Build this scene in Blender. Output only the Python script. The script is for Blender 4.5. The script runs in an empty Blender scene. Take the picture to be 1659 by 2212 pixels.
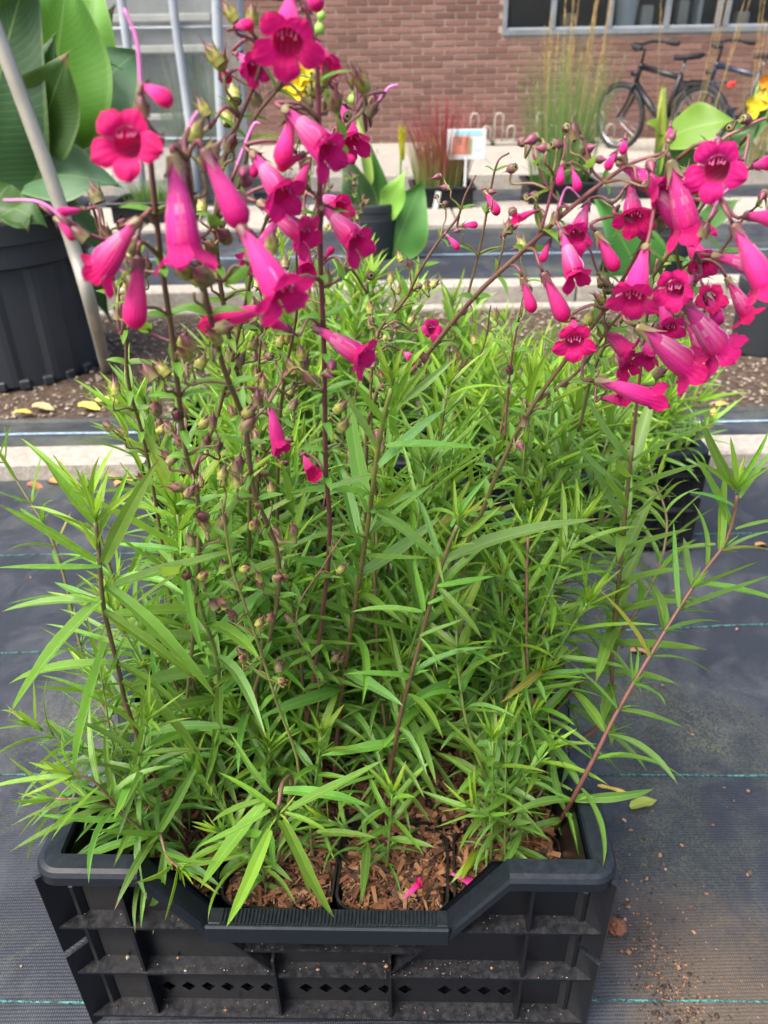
import bpy, math, random
from mathutils import Vector, Matrix, noise
random.seed(11)
rnd = random.random
def U(a, b): return a + (b - a) * random.random()
SC = bpy.context.scene
COL = SC.collection
rad = math.radians

# ------------------------------------------------------------------ camera
CAM_H, PITCH, ROLL, FPX = 1.05, 31.0, -1.0, 1671.0
CR = Matrix.Rotation(rad(90 - PITCH), 3, 'X') @ Matrix.Rotation(rad(ROLL), 3, 'Z')
cd = bpy.data.cameras.new('camera')
cd.sensor_fit = 'VERTICAL'; cd.sensor_height = 36.0; cd.sensor_width = 27.0
cd.lens = 36.0 * FPX / 2212.0
cd.clip_start = 0.02; cd.clip_end = 2000
cd.dof.use_dof = True; cd.dof.focus_distance = 0.74; cd.dof.aperture_fstop = 8.0
cam = bpy.data.objects.new('camera', cd); COL.objects.link(cam)
cam.matrix_world = Matrix.Translation((0, 0, CAM_H)) @ CR.to_4x4()
SC.camera = cam

# ------------------------------------------------------------------ sky and sun (bright overcast)
SUN = Vector((-0.42, -0.34, 0.84)).normalized()
w = bpy.data.worlds.new('World'); SC.world = w; w.use_nodes = True
wn = w.node_tree
bg = wn.nodes['Background']
sk = wn.nodes.new('ShaderNodeTexSky'); sk.sky_type = 'NISHITA'; sk.sun_disc = False
sk.sun_elevation = math.asin(SUN.z); sk.sun_rotation = math.atan2(SUN.x, SUN.y)
sk.dust_density = 6.0; sk.air_density = .8; sk.ozone_density = 1.0
wn.links.new(sk.outputs[0], bg.inputs[0]); bg.inputs[1].default_value = 0.15
sd = bpy.data.lights.new('sun', 'SUN'); sd.energy = 1.2; sd.angle = rad(40); sd.color = (1.0, 0.96, 0.9)
so = bpy.data.objects.new('sun', sd); COL.objects.link(so)
so.rotation_euler = (-SUN).to_track_quat('-Z', 'Y').to_euler()
vs = SC.view_settings
vs.view_transform = 'Standard'; vs.look = 'None'; vs.gamma = 1.0; vs.use_curve_mapping = False
vs.exposure = 1.68
SC.cycles.use_denoising = True
SC.cycles.max_bounces = 8; SC.cycles.transparent_max_bounces = 12
SC.cycles.diffuse_bounces = 6; SC.cycles.glossy_bounces = 3

# ------------------------------------------------------------------ measuring helpers: photo point + distance -> place
def ray(px, py):
    return CR @ Vector(((px - 829.5) / FPX, -(py - 1106.0) / FPX, -1.0))
def at(px, py, Y):
    d = ray(px, py); return Vector((0, 0, CAM_H)) + d * (Y / d.y)
def atz(px, py, z):
    d = ray(px, py); return Vector((0, 0, CAM_H)) + d * ((z - CAM_H) / d.z)
def crop(x0, y0, s):
    return lambda x, y: ((x / s + x0) / 1.15732, (y / s + y0) / 1.15732)

# ------------------------------------------------------------------ mesh helpers
class MB:
    def __init__(s): s.v = []; s.f = []; s.a = []; s.c = []
    def vert(s, p, a=(0, 0, 0), c=None):
        s.v.append(tuple(p)); s.a.append(a); s.c.append(c or (1, 1, 1)); return len(s.v) - 1
    def grid(s, rows, attrs=None, cols=None, close=False):
        n = len(rows[0]); b = len(s.v)
        for i, r in enumerate(rows):
            for j, p in enumerate(r):
                s.vert(p, attrs[i][j] if attrs else (0, 0, 0), cols[i] if cols else None)
        for i in range(len(rows) - 1):
            for j in range(n if close else n - 1):
                k = (j + 1) % n
                s.f.append((b + i*n + j, b + i*n + k, b + (i+1)*n + k, b + (i+1)*n + j))
        return b
    def tube(s, pts, rads, n=6, cols=None, caps=True):
        pts = [Vector(p) for p in pts]
        if not isinstance(rads, (list, tuple)): rads = [rads] * len(pts)
        t = (pts[1] - pts[0]).normalized()
        x = t.orthogonal().normalized(); rows = []
        for i, p in enumerate(pts):
            t2 = (pts[min(i+1, len(pts)-1)] - pts[max(i-1, 0)])
            if t2.length > 1e-9: t2.normalize()
            else: t2 = t
            x = (x - t2 * x.dot(t2))
            x = x.normalized() if x.length > 1e-6 else t2.orthogonal().normalized()
            y = t2.cross(x); t = t2
            rows.append([p + (x * math.cos(2*math.pi*k/n) + y * math.sin(2*math.pi*k/n)) * rads[i] for k in range(n)])
        at_ = [[(i / max(1, len(pts)-1), k / n, 0) for k in range(n)] for i in range(len(pts))]
        b = s.grid(rows, at_, cols, close=True)
        if caps:
            s.f.append(tuple(b + k for k in range(n))[::-1])
            e = b + (len(pts)-1)*n
            s.f.append(tuple(e + k for k in range(n)))
    def box(s, c, d, M=None, bev=0.0):
        hx, hy, hz = d[0]/2, d[1]/2, d[2]/2
        b = len(s.v); P = []
        if bev <= 0:
            for sx in (-1, 1):
                for sy in (-1, 1):
                    for sz in (-1, 1): P.append(Vector((c[0]+sx*hx, c[1]+sy*hy, c[2]+sz*hz)))
            F = [(0,1,3,2),(4,6,7,5),(0,4,5,1),(2,3,7,6),(0,2,6,4),(1,5,7,3)]
        else:
            F = []
            # bevelled box: 3 verts per corner
            idx = {}
            for sx in (-1, 1):
                for sy in (-1, 1):
                    for sz in (-1, 1):
                        for ax in range(3):
                            q = [c[0]+sx*hx, c[1]+sy*hy, c[2]+sz*hz]
                            sg = (sx, sy, sz)
                            for o in range(3):
                                if o != ax: q[o] -= sg[o]*bev
                            idx[(sx, sy, sz, ax)] = len(P); P.append(Vector(q))
            for ax in range(3):
                o1, o2 = [o for o in range(3) if o != ax]
                for sg in (-1, 1):
                    q = []
                    for u, v_ in ((-1,-1),(1,-1),(1,1),(-1,1)):
                        k = [0,0,0]; k[ax] = sg; k[o1] = u; k[o2] = v_
                        q.append(idx[(k[0],k[1],k[2],ax)])
                    F.append(tuple(q))
                for u in (-1, 1):
                    for v_ in (-1, 1):
                        k = [0,0,0]; k[o1] = u; k[o2] = v_
                        k[ax] = -1; a = (k[0],k[1],k[2]); k[ax] = 1; bb = (k[0],k[1],k[2])
                        F.append((idx[a+(o1,)], idx[bb+(o1,)], idx[bb+(o2,)], idx[a+(o2,)]))
            for sx in (-1, 1):
                for sy in (-1, 1):
                    for sz in (-1, 1): F.append(tuple(idx[(sx,sy,sz,a)] for a in range(3)))
        for p in P: s.vert(M @ p if M else p)
        s.f += [tuple(b + i for i in f) for f in F]
    def lathe(s, prof, n=24, c=(0, 0, 0)):
        rows = [[(c[0] + r*math.cos(2*math.pi*k/n), c[1] + r*math.sin(2*math.pi*k/n), c[2] + z) for k in range(n)] for r, z in prof]
        s.grid(rows, None, None, close=True)
    def mesh(s, name, smooth=True, recalc=False):
        m = bpy.data.meshes.new(name); m.from_pydata(s.v, [], s.f); 
        a = m.attributes.new('uvp', 'FLOAT_VECTOR', 'POINT')
        a.data.foreach_set('vector', [x for t in s.a for x in t])
        if any(c != (1, 1, 1) for c in s.c):
            a = m.color_attributes.new('col', 'FLOAT_COLOR', 'POINT')
            a.data.foreach_set('color', [x for t in s.c for x in (t[0], t[1], t[2], 1.0)])
        if recalc:
            import bmesh
            b = bmesh.new(); b.from_mesh(m); bmesh.ops.recalc_face_normals(b, faces=b.faces); b.to_mesh(m); b.free()
        if smooth: m.shade_smooth()
        m.update(); return m
    def build(s, name, mat, parent=None, M=None, smooth=False, color=None, recalc=True):
        return obj(name, s.mesh(name, smooth, recalc), mat, parent, M, color)
WM = {}
def obj(name, me, mat, parent=None, M=None, color=None):
    """link a mesh; M is its WORLD matrix"""
    o = bpy.data.objects.new(name, me); COL.objects.link(o)
    if mat and not me.materials: me.materials.append(mat)
    M = M or Matrix.Identity(4); WM[o.name] = M
    if parent:
        o.parent = parent; o.matrix_basis = WM[parent.name].inverted() @ M
    else: o.matrix_basis = M
    if color: o.color = (color[0], color[1], color[2], 1)
    return o
def empty(name, loc=(0, 0, 0), M=None):
    o = bpy.data.objects.new(name, None); COL.objects.link(o)
    M = M or Matrix.Translation(loc); o.matrix_basis = M; WM[o.name] = M
    o.empty_display_size = 0.05
    return o
def tag(o, label=None, cat=None, group=None, kind=None):
    if label: o['label'] = label
    if cat: o['category'] = cat
    if group: o['group'] = group
    if kind: o['kind'] = kind
    return o
def spline(P, n):
    P = [Vector(p) for p in P]
    if len(P) == 2: return [P[0].lerp(P[1], i/n) for i in range(n+1)]
    Q = [P[0]*2 - P[1]] + P + [P[-1]*2 - P[-2]]; out = []
    m = len(P) - 1
    for i in range(n+1):
        t = i / n * m; k = min(int(t), m-1); t -= k
        a, b, c, d = Q[k:k+4]
        out.append(0.5*((2*b) + (c-a)*t + (2*a-5*b+4*c-d)*t*t + (3*b-a-3*c+d)*t**3))
    return out
def frame(x, up, loc, s=1.0):
    x = x.normalized(); z = up - x*up.dot(x)
    z = z.normalized() if z.length > 1e-5 else x.orthogonal().normalized()
    y = z.cross(x)
    m = Matrix((x, y, z)).transposed() * s
    m = m.to_4x4(); m.translation = loc; return m

# ------------------------------------------------------------------ materials
def M_(name, base=(.5,.5,.5), rough=.6, spec=.5, metal=0.0):
    m = bpy.data.materials.new(name); m.use_nodes = True
    b = m.node_tree.nodes['Principled BSDF']
    b.inputs['Base Color'].default_value = (*base, 1); b.inputs['Roughness'].default_value = rough
    b.inputs['Specular IOR Level'].default_value = spec; b.inputs['Metallic'].default_value = metal
    return m
class G:
    """tiny node graph writer"""
    def __init__(s, m): s.m = m; s.t = m.node_tree; s.b = s.t.nodes['Principled BSDF']
    def n(s, ty, ins=None, **pr):
        x = s.t.nodes.new('ShaderNode' + ty)
        for k, v in pr.items(): setattr(x, k, v)
        for k, v in (ins or {}).items():
            if hasattr(v, 'node'): s.t.links.new(v, x.inputs[k])
            else: x.inputs[k].default_value = v
        return x
    def l(s, a, b): s.t.links.new(a, b)
    def coord(s, o='Object'): return s.n('TexCoord').outputs[o]
    def noise(s, sc, det=3, rough=.55, vec=None, dist=0.0):
        return s.n('TexNoise', {'Vector': vec or s.coord(), 'Scale': sc, 'Detail': det, 'Roughness': rough, 'Distortion': dist}).outputs[0]
    def ramp(s, f, stops):
        x = s.n('ValToRGB', {'Fac': f}); e = x.color_ramp.elements
        while len(e) < len(stops): e.new(0.5)
        for i, (p, c) in enumerate(stops):
            e[i].position = p; e[i].color = (*c, 1) if len(c) == 3 else c
        return x.outputs[0]
    def mix(s, f, a, b, bt='MIX'):
        x = s.n('Mix', data_type='RGBA', blend_type=bt)
        for k, v in ((0, f), (6, a), (7, b)):
            if hasattr(v, 'node'): s.l(v, x.inputs[k])
            else: x.inputs[k].default_value = v if k == 0 else ((*v, 1) if len(v) == 3 else v)
        return x.outputs[2]
    def math(s, op, a, b=0.0, c=0.0):
        x = s.n('Math', operation=op)
        for k, v in enumerate((a, b, c)):
            if hasattr(v, 'node'): s.l(v, x.inputs[k])
            else: x.inputs[k].default_value = v
        return x.outputs[0]
    def bump(s, h, st=.3, d=.01):
        x = s.n('Bump', {'Height': h, 'Strength': st, 'Distance': d}); s.l(x.outputs[0], s.b.inputs['Normal'])
    def base(s, c): s.l(c, s.b.inputs['Base Color'])
    def rough(s, c): s.l(c, s.b.inputs['Roughness'])
    def attr(s, nm): return s.n('Attribute', attribute_name=nm)
    def translucent(s, col, f):
        out = s.t.nodes['Material Output']
        t = s.n('BsdfTranslucent', {'Color': col}); mx = s.n('MixShader', {0: f})
        s.l(s.b.outputs[0], mx.inputs[1]); s.l(t.outputs[0], mx.inputs[2]); s.l(mx.outputs[0], out.inputs[0])
MAT = {}
def leafmat(name, rib=.24, tr=.40, rough=.45, bump=.3, spec=.45, ribw=.10, vein=85.0, vamt=.08, vbump=.03, mixc=.35):
    m = M_(name, rough=rough, spec=spec); g = G(m)
    oi = g.n('ObjectInfo'); uv = g.n('SeparateXYZ', {0: g.attr('uvp').outputs['Vector']})
    v = g.noise(9, 3, vec=g.coord('Object'))
    c = g.mix(g.math('MULTIPLY', v, mixc), oi.outputs['Color'], (0.075, 0.15, 0.016))
    tipf = g.math('MULTIPLY', g.math('GREATER_THAN', uv.outputs[0], g.math('MULTIPLY_ADD', oi.outputs['Random'], .12, .90)), .7)
    c = g.mix(tipf, c, (.16, .075, .03))
    spot = g.math('GREATER_THAN', g.noise(26, 4, .7, g.coord('Object')), .70)
    c = g.mix(g.math('MULTIPLY', spot, .35), c, (.22, .20, .05))
    hsv = g.n('HueSaturation', {'Hue': g.math('MULTIPLY_ADD', oi.outputs['Random'], .03, .485), 'Saturation': 1.0,
                                'Value': g.math('MULTIPLY_ADD', oi.outputs['Random'], .5, .76), 'Color': c})
    d = g.math('ABSOLUTE', uv.outputs[1])
    r = g.math('LESS_THAN', d, ribw)
    edge = g.math('GREATER_THAN', d, .9)
    c2 = g.mix(g.math('MULTIPLY', g.math('MAXIMUM', r, g.math('MULTIPLY', edge, .6)), rib), hsv.outputs[0], (.34, .48, .15))
    vn = g.math('SINE', g.math('SUBTRACT', g.math('MULTIPLY', uv.outputs[0], vein), g.math('MULTIPLY', d, vein*.22)))
    c2 = g.mix(g.math('MULTIPLY', g.math('GREATER_THAN', vn, .80), vamt), c2, g.mix(.5, c2, (.30, .45, .14)))
    g.base(c2)
    g.bump(g.math('ADD', g.math('MULTIPLY', r, -.6), g.math('ADD', v, g.math('MULTIPLY', vn, vbump))), bump, .004)
    tc = g.mix(.5, c2, (.36, .58, .04)); g.translucent(tc, tr)
    MAT[name] = m
leafmat('leaf')
leafmat('canna', rib=.20, tr=.10, rough=.50, bump=.25, ribw=.03, vein=170.0, vamt=.10, vbump=.06, spec=.34, mixc=.06)
def vcol(name, rough=.55, spec=.4, tr=0):
    m = M_(name, rough=rough, spec=spec); g = G(m)
    c = g.attr('col').outputs['Color']
    v = g.noise(60, 2)
    c2 = g.mix(.5, c, g.mix(v, (.55,.55,.55), (1.4,1.4,1.4)), 'MULTIPLY')
    g.base(c2)
    if tr: g.translucent(c2, tr)
    MAT[name] = m
vcol('stem', .45); vcol('grass', .6, .3, .25); vcol('dry', .8, .2, .1)
def petal():
    m = M_('petal', rough=.58, spec=.22); g = G(m)
    uv = g.n('SeparateXYZ', {0: g.attr('uvp').outputs['Vector']})
    oi = g.n('ObjectInfo')
    c = g.ramp(uv.outputs[0], [(0, (.60, .17, .28)), (.10, (.66, .080, .30)), (.42, (.65, .034, .25)), (.62, (.60, .010, .19)), (.72, (.53, .002, .132)), (1, (.48, .001, .112))])
    st = g.math('SINE', g.math('MULTIPLY', uv.outputs[1], 120.0))
    c = g.mix(g.math('MULTIPLY_ADD', g.noise(7, 4, .6), .55, -.12), c, (.36, .0, .11))
    hsv = g.n('HueSaturation', {'Hue': g.math('MULTIPLY_ADD', oi.outputs['Random'], .02, .49), 'Saturation': 1.0,
                                'Value': g.math('MULTIPLY_ADD', oi.outputs['Random'], .25, .84), 'Color': c})
    g.base(hsv.outputs[0]); g.bump(g.math('ADD', g.math('MULTIPLY', st, .25), g.math('MULTIPLY', g.noise(14, 5, .65), 1.6)), .22, .02)
    g.b.inputs['Sheen Weight'].default_value = .12; g.b.inputs['Sheen Roughness'].default_value = .5
    g.b.inputs['Sheen Tint'].default_value = (1, .7, .85, 1)
    g.translucent(g.mix(.4, hsv.outputs[0], (.95, .02, .30)), .30); MAT['petal'] = m
    m = M_('throat', rough=.5, spec=.3); g = G(m)
    uv = g.n('SeparateXYZ', {0: g.attr('uvp').outputs['Vector']})
    st = g.math('SINE', g.math('MULTIPLY', uv.outputs[1], 90.0))
    st = g.math('GREATER_THAN', g.math('ADD', st, g.math('MULTIPLY', g.noise(8), .8)), .55)
    low = g.ramp(uv.outputs[0], [(0, (.64, .34, .50)), (.5, (.64, .14, .37)), (1, (.52, .006, .15))])
    g.base(g.mix(g.math('MULTIPLY', st, .45), low, (.40, .01, .16))); g.translucent((.85,.10,.36,1), .5); MAT['throat'] = m
petal()
MAT['style'] = M_('style', (.55, .16, .40), .45); MAT['anther'] = M_('anther', (.46, .10, .20), .6)
def simple(nm, stops, sc, rough=.6, spec=.4, bump=0.0, bsc=40, det=4, metal=0.0, bd=.01):
    m = M_(nm, rough=rough, spec=spec, metal=metal); g = G(m)
    g.base(g.ramp(g.noise(sc, det), stops))
    if bump: g.bump(g.noise(bsc, 4), bump, bd)
    MAT[nm] = m; return m, g
def plastic(nm, base, dust, amt, rough=.34):
    m = M_(nm, rough=rough, spec=.36); g = G(m)
    nz = g.n('SeparateXYZ', {0: g.n('NewGeometry').outputs['Normal']}).outputs[2]
    n1 = g.noise(9, 5, .65); n2 = g.noise(420, 2); n3 = g.noise(120, 6, .75)
    flat = g.math('SMOOTH_MIN', g.math('MAXIMUM', nz, 0.0), 1.0, .1)
    speck = g.ramp(n2, [(.66, (0,0,0)), (.74, (1,1,1))])
    patch = g.ramp(n3, [(.42, (0,0,0)), (.75, (1,1,1))])
    d = g.math('MULTIPLY', g.math('MULTIPLY_ADD', flat, .8, .07), g.math('MULTIPLY_ADD', patch, .7, .12))
    d = g.math('ADD', d, g.math('MULTIPLY', speck, .05))
    d = g.math('MULTIPLY', g.math('MULTIPLY', d, g.math('ADD', n1, .5)), amt)
    g.base(g.mix(d, base, dust)); g.rough(g.math('MULTIPLY_ADD', d, .6, rough)); g.bump(n3, .08, .004); MAT[nm] = m
plastic('crate', (.003, .0038, .0058), (.125, .124, .122), .34, .30)
plastic('crate_rim', (.0045, .007, .0105), (.10, .115, .14), .16, .33)
plastic('pot', (.004, .0045, .005), (.12, .09, .07), .2, .42)
plastic('bigpot', (.020, .024, .029), (.11, .11, .105), .8, .5)
def fabric():
    m = M_('fabric', rough=.62, spec=.35); g = G(m); co = g.coord()
    def wave(d, sc, dist=1.2):
        return g.n('TexWave', {'Vector': co, 'Scale': sc, 'Distortion': dist, 'Detail': 2, 'Detail Scale': 3.0}, bands_direction=d).outputs[1]
    wx, wy = wave('X', 105, .8), wave('Y', 70, .8)
    weave = g.math('MULTIPLY', g.math('MULTIPLY_ADD', wx, .75, .25), g.math('MULTIPLY_ADD', wy, .75, .25))
    n1 = g.noise(2.2, 5, .6, co); n2 = g.noise(9, 6, .7, co, .6); n3 = g.noise(1.1, 3, .5, co); n4 = g.noise(240, 3, .8, co)
    base = g.mix(weave, (.0035, .0050, .0078), (.035, .043, .058))
    dust = g.math('MULTIPLY', g.ramp(g.math('MULTIPLY', g.math('ADD', n1, n3), n2), [(.44, (0,0,0)), (.74, (1,1,1))]), g.math('MULTIPLY_ADD', n4, 1.3, -.05))
    c = g.mix(g.math('MULTIPLY', dust, .75), base, (.092, .100, .108))
    alg = g.math('MULTIPLY', g.ramp(g.math('MULTIPLY', g.noise(3.1, 6, .72, co, .5), g.math('ADD', n3, .45)), [(.47, (0,0,0)), (.66, (1,1,1))]), g.ramp(n4, [(.42, (0,0,0)), (.6, (1,1,1))]))
    c = g.mix(g.math('MULTIPLY', alg, .75), c, (.11, .12, .065))
    # soil trodden beside the crate
    dv = g.n('VectorMath', {0: co, 1: (-.42, -.50, 0)}, operation='ADD').outputs[0]
    ln = g.n('VectorMath', {0: g.n('VectorMath', {0: dv, 1: (3.9, 3.0, 0)}, operation='MULTIPLY').outputs[0]}, operation='LENGTH').outputs[1]
    sm = g.math('SUBTRACT', 1.15, g.math('ADD', ln, g.math('MULTIPLY', g.noise(14, 6, .75, co, .5), .9)))
    soil = g.ramp(sm, [(.05, (0,0,0)), (.5, (1,1,1))])
    c = g.mix(g.math('MULTIPLY', soil, .8), c, g.mix(n4, (.03, .022, .014), (.13, .10, .07)))
    g.base(c); g.rough(g.math('MULTIPLY_ADD', dust, .3, .58)); g.bump(weave, .55, .0012); MAT['fabric'] = m
fabric()
m, g = simple('concrete', [(.3, (.50, .46, .38)), (.55, (.64, .60, .51)), (.8, (.72, .68, .60))], 6, .85, .2, .5, 120)
g.base(g.mix(g.math('MULTIPLY', g.ramp(g.noise(2.5, 6, .7), [(.5, (0,0,0)), (.7, (1,1,1))]), .45), g.ramp(g.noise(45, 4), [(.3, (.24,.218,.183)), (.7, (.35,.323,.278))]), (.135, .12, .095)))
simple('soil', [(.25, (.028, .019, .013)), (.5, (.066, .047, .034)), (.75, (.13, .10, .077))], 45, .95, .15, 1.0, 90, 6)
simple('ground', [(.3, (.10, .085, .065)), (.7, (.20, .17, .14))], 3, .95, .15, .6, 30)
simple('pebble', [(.3, (.14, .11, .08)), (.6, (.26, .22, .17)), (.8, (.42, .38, .32))], 18, .85, .2)
m = M_('chip', rough=.8, spec=.25); g = G(m); c = g.attr('col').outputs['Color']
g.base(g.mix(.6, c, g.mix(g.noise(180, 3), (.4,.35,.3), (1.4,1.4,1.4)), 'MULTIPLY')); g.bump(g.noise(300, 3), .4, .002); MAT['chip'] = m
m = M_('brick', rough=.85, spec=.2); g = G(m); oi = g.n('ObjectInfo'); co = g.n('NewGeometry').outputs['Position']
f = g.math('ADD', g.math('MULTIPLY', oi.outputs['Random'], .6), g.math('MULTIPLY', g.noise(2.2, 4, .6, co), .45))
g.base(g.mix(g.math('MULTIPLY', g.noise(35, 4, .6, co), .5), g.ramp(f, [(.12, (.098, .050, .039)), (.45, (.160, .082, .062)), (.85, (.225, .125, .098))]), (.080, .048, .040)))
g.bump(g.noise(80, 4, .6, co), .4, .01); MAT['brick'] = m
m = M_('brick_mass', rough=.85, spec=.2); g = G(m); co = g.n('NewGeometry').outputs['Position']
f = g.n('TexWhiteNoise', {'Vector': g.attr('uvp').outputs['Vector']}).outputs[0]
f = g.math('ADD', g.math('MULTIPLY', f, .6), g.math('MULTIPLY', g.noise(2.2, 4, .6, co), .45))
g.base(g.mix(g.math('MULTIPLY', g.noise(35, 4, .6, co), .5), g.ramp(f, [(.12, (.098, .050, .039)), (.45, (.160, .082, .062)), (.85, (.225, .125, .098))]), (.080, .048, .040)))
g.bump(g.noise(80, 4, .6, co), .4, .01); MAT['brick_mass'] = m
simple('mortar', [(.3, (.25, .20, .165)), (.7, (.38, .31, .265))], 12, .9, .1, .4, 150)
simple('galv', [(.3, (.28, .265, .22)), (.6, (.40, .38, .32)), (.8, (.46, .45, .42))], 5, .42, .5, .05, 60, 4, .35)
simple('whitemetal', [(.3, (.22, .25, .275)), (.7, (.31, .34, .365))], 4, .4, .5)
simple('winframe', [(.3, (.10, .115, .125)), (.7, (.16, .18, .19))], 8, .45, .5)
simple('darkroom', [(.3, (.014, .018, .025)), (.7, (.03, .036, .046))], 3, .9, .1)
simple('white', [(.3, (.52, .53, .52)), (.7, (.62, .63, .62))], 5, .5, .4)
simple('cream', [(.3, (.42, .38, .31)), (.7, (.52, .47, .40))], 5, .6, .3)
simple('wood', [(.3, (.45, .30, .16)), (.7, (.58, .40, .22))], 5, .6, .3)
simple('greywall', [(.3, (.13, .137, .13)), (.7, (.20, .21, .20))], 3, .8, .2)
simple('bandwall', [(.3, (.23, .23, .21)), (.7, (.31, .31, .28))], 3, .8, .2)
simple('blackpaint', [(.3, (.006, .0065, .008)), (.7, (.012, .013, .016))], 5, .35, .4)
simple('bluepaint', [(.3, (.018, .022, .045)), (.7, (.03, .035, .06))], 5, .25, .5)
simple('rubber', [(.3, (.018, .018, .018)), (.7, (.03, .03, .03))], 30, .8, .3)
simple('chrome', [(.3, (.30, .31, .33)), (.7, (.42, .43, .45))], 5, .25, .5, 0, 40, 4, .9)
simple('cloth', [(.3, (.014, .014, .016)), (.7, (.03, .03, .034))], 30, .8, .2, .4, 90)
simple('red', [(.3, (.55, .03, .02)), (.7, (.65, .05, .03))], 5, .3, .5)
simple('yellow', [(.3, (.58, .38, .008)), (.6, (.66, .52, .02)), (.8, (.68, .62, .24))], 14, .6, .3, .2)
simple('orange', [(.3, (.70, .22, .02)), (.7, (.80, .45, .05))], 14, .6, .3)
simple('threadgreen', [(.42, (.02, .05, .055)), (.58, (.07, .22, .20))], 170, .6, .3, .6, 200)
simple('threadblue', [(.4, (.18, .28, .38)), (.6, (.34, .46, .56))], 150, .6, .3, .6, 200)
def glass(nm, tint, haze, hz=(.6, .66, .66)):
    m = bpy.data.materials.new(nm); m.use_nodes = True; t = m.node_tree; g = G(m)
    fr = g.n('Fresnel', {'IOR': 1.45}); tr = g.n('BsdfTransparent', {'Color': (*tint, 1)}); gl = g.n('BsdfGlossy', {'Roughness': .03})
    mx = g.n('MixShader', {0: fr.outputs[0]}); g.l(tr.outputs[0], mx.inputs[1]); g.l(gl.outputs[0], mx.inputs[2])
    df = g.n('BsdfDiffuse', {'Color': (*hz, 1)}); tl = g.n('BsdfTranslucent', {'Color': (*hz, 1)})
    m2 = g.n('MixShader', {0: .5}); g.l(df.outputs[0], m2.inputs[1]); g.l(tl.outputs[0], m2.inputs[2])
    st = g.math('MULTIPLY', g.ramp(g.noise(5, 5, .6), [(.3, (.5,.5,.5)), (.7, (1,1,1))]), haze)
    m3 = g.n('MixShader', {0: st}); g.l(mx.outputs[0], m3.inputs[1]); g.l(m2.outputs[0], m3.inputs[2])
    g.l(m3.outputs[0], t.nodes['Material Output'].inputs[0]); t.nodes.remove(g.b); MAT[nm] = m
glass('glass', (.85, .9, .92), .03); glass('film', (.88, .92, .92), .40, (.42, .46, .46))
# ================================================================== SETTING
def sheet(name, x0, x1, y0, y1, z, mat, nx=2, ny=2, amp=0, sc=1.0, parent=None):
    b = MB(); rows = []
    for j in range(ny + 1):
        r = []
        for i in range(nx + 1):
            x = x0 + (x1-x0)*i/nx; y = y0 + (y1-y0)*j/ny
            h = amp * (noise.noise(Vector((x*sc, y*sc, 1.3))) + .4*noise.noise(Vector((x*sc*3, y*sc*3, 7)))) if amp else 0
            r.append((x, y, z + h))
        rows.append(r)
    b.grid(rows); o = b.build(name, MAT[mat], parent, smooth=amp > 0, recalc=False)
    if not parent: o['kind'] = 'structure'
    return o
sheet('ground', -300, 300, -60, 500, -0.05, 'ground')
FAB = sheet('weed_fabric', -5, 5, -2.5, 1.96, 0.0, 'fabric', 220, 100, 0.005, 2.6)
# coloured marker threads woven into the fabric
for y0, y1 in ((.533, .515), (.895, .875), (1.222, 1.254), (1.578, 1.606), (0.17, .16), (-.19, -.2)):
    b = MB(); pts = []
    for i in range(121):
        x = -3 + 6*i/120; t = (x + .5) / 1.1
        y = y0 + (y1-y0)*max(-1.5, min(2.5, t)) + .007*noise.noise(Vector((x*2.5, y0*9, 0)))
        pts.append(Vector((x, y, 0.0018 + .005*(noise.noise(Vector((x*2.6, y*2.6, 1.3))) + .4*noise.noise(Vector((x*7.8, y*7.8, 7)))))))
    b.tube(pts, [.0010 if i % 2 else .0019 for i in range(121)], 4)
    b.build('marker_thread', MAT['threadgreen'], FAB)
def kerb(name, y0, y1, z0, z1, L, x0, x1, mat='concrete'):
    k = empty(name, (0, y0, 0)); k['kind'] = 'structure'
    x = x0; i = 0
    while x < x1:
        b = MB(); d = U(-.004, .004); dz = U(-.003, .003)
        b.box((x + L/2, (y0+y1)/2 + d, (z0+z1)/2 + dz), (L - .008, y1-y0, z1-z0), None, .006)
        b.build('kerb_stone', MAT[mat], k, Matrix.Identity(4)); x += L; i += 1
kerb('kerb', 1.965, 2.085, -.05, .05, 1.0, -4.62, 4.4)
st = sheet('fabric_strip', -5, 5, 2.087, 2.27, .045, 'fabric', 80, 4, .006, 3)
b = MB(); b.tube([(x*.1-5, 2.165, .05 + .006*(noise.noise(Vector(((x*.1-5)*3, 2.165*3, 1.3))))) for x in range(101)], .0035, 5); b.build('marker_thread', MAT['threadblue'], st)
b = MB(); b.tube([(x*.1-5, 2.262 + .006*noise.noise(Vector((x*.5, 0, 0))), .042) for x in range(101)], .017, 6); b.build('rolled_edge', MAT['fabric'], st, smooth=True)
sheet('soil_bed', -6, 6, 2.27, 3.47, .025, 'soil', 160, 40, .02, 5)
b = MB()
for i in range(5200):
    x, y = U(-2.2, 2.6), U(2.28, 3.42); r = U(.003, .010) * (1.5 if rnd() < .08 else 1)
    c = Vector((x, y, .03 + .02*noise.noise(Vector((x*5, y*5, 1.3)))))
    q = Matrix.Rotation(U(0, 6), 3, 'Z')
    P = [c + q @ Vector((a[0]*r*U(.7, 1.3), a[1]*r*U(.7, 1.3), a[2]*r*U(.4, .8))) for a in ((1,0,0),(0,1,0),(-1,0,0),(0,-1,0),(0,0,1),(0,0,-1))]
    k = len(b.v); u = (U(0, 9), U(0, 9), 0)
    for p in P: b.vert(p, u)
    b.f += [(k+a, k+c_, k+d) for a, c_, d in ((0,1,4),(1,2,4),(2,3,4),(3,0,4),(1,0,5),(2,1,5),(3,2,5),(0,3,5))]
tag(b.build('gravel', MAT['pebble'], None, recalc=False), 'loose gravel and bark crumbs strewn over the dark soil bed', 'gravel', kind='stuff')
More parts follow.
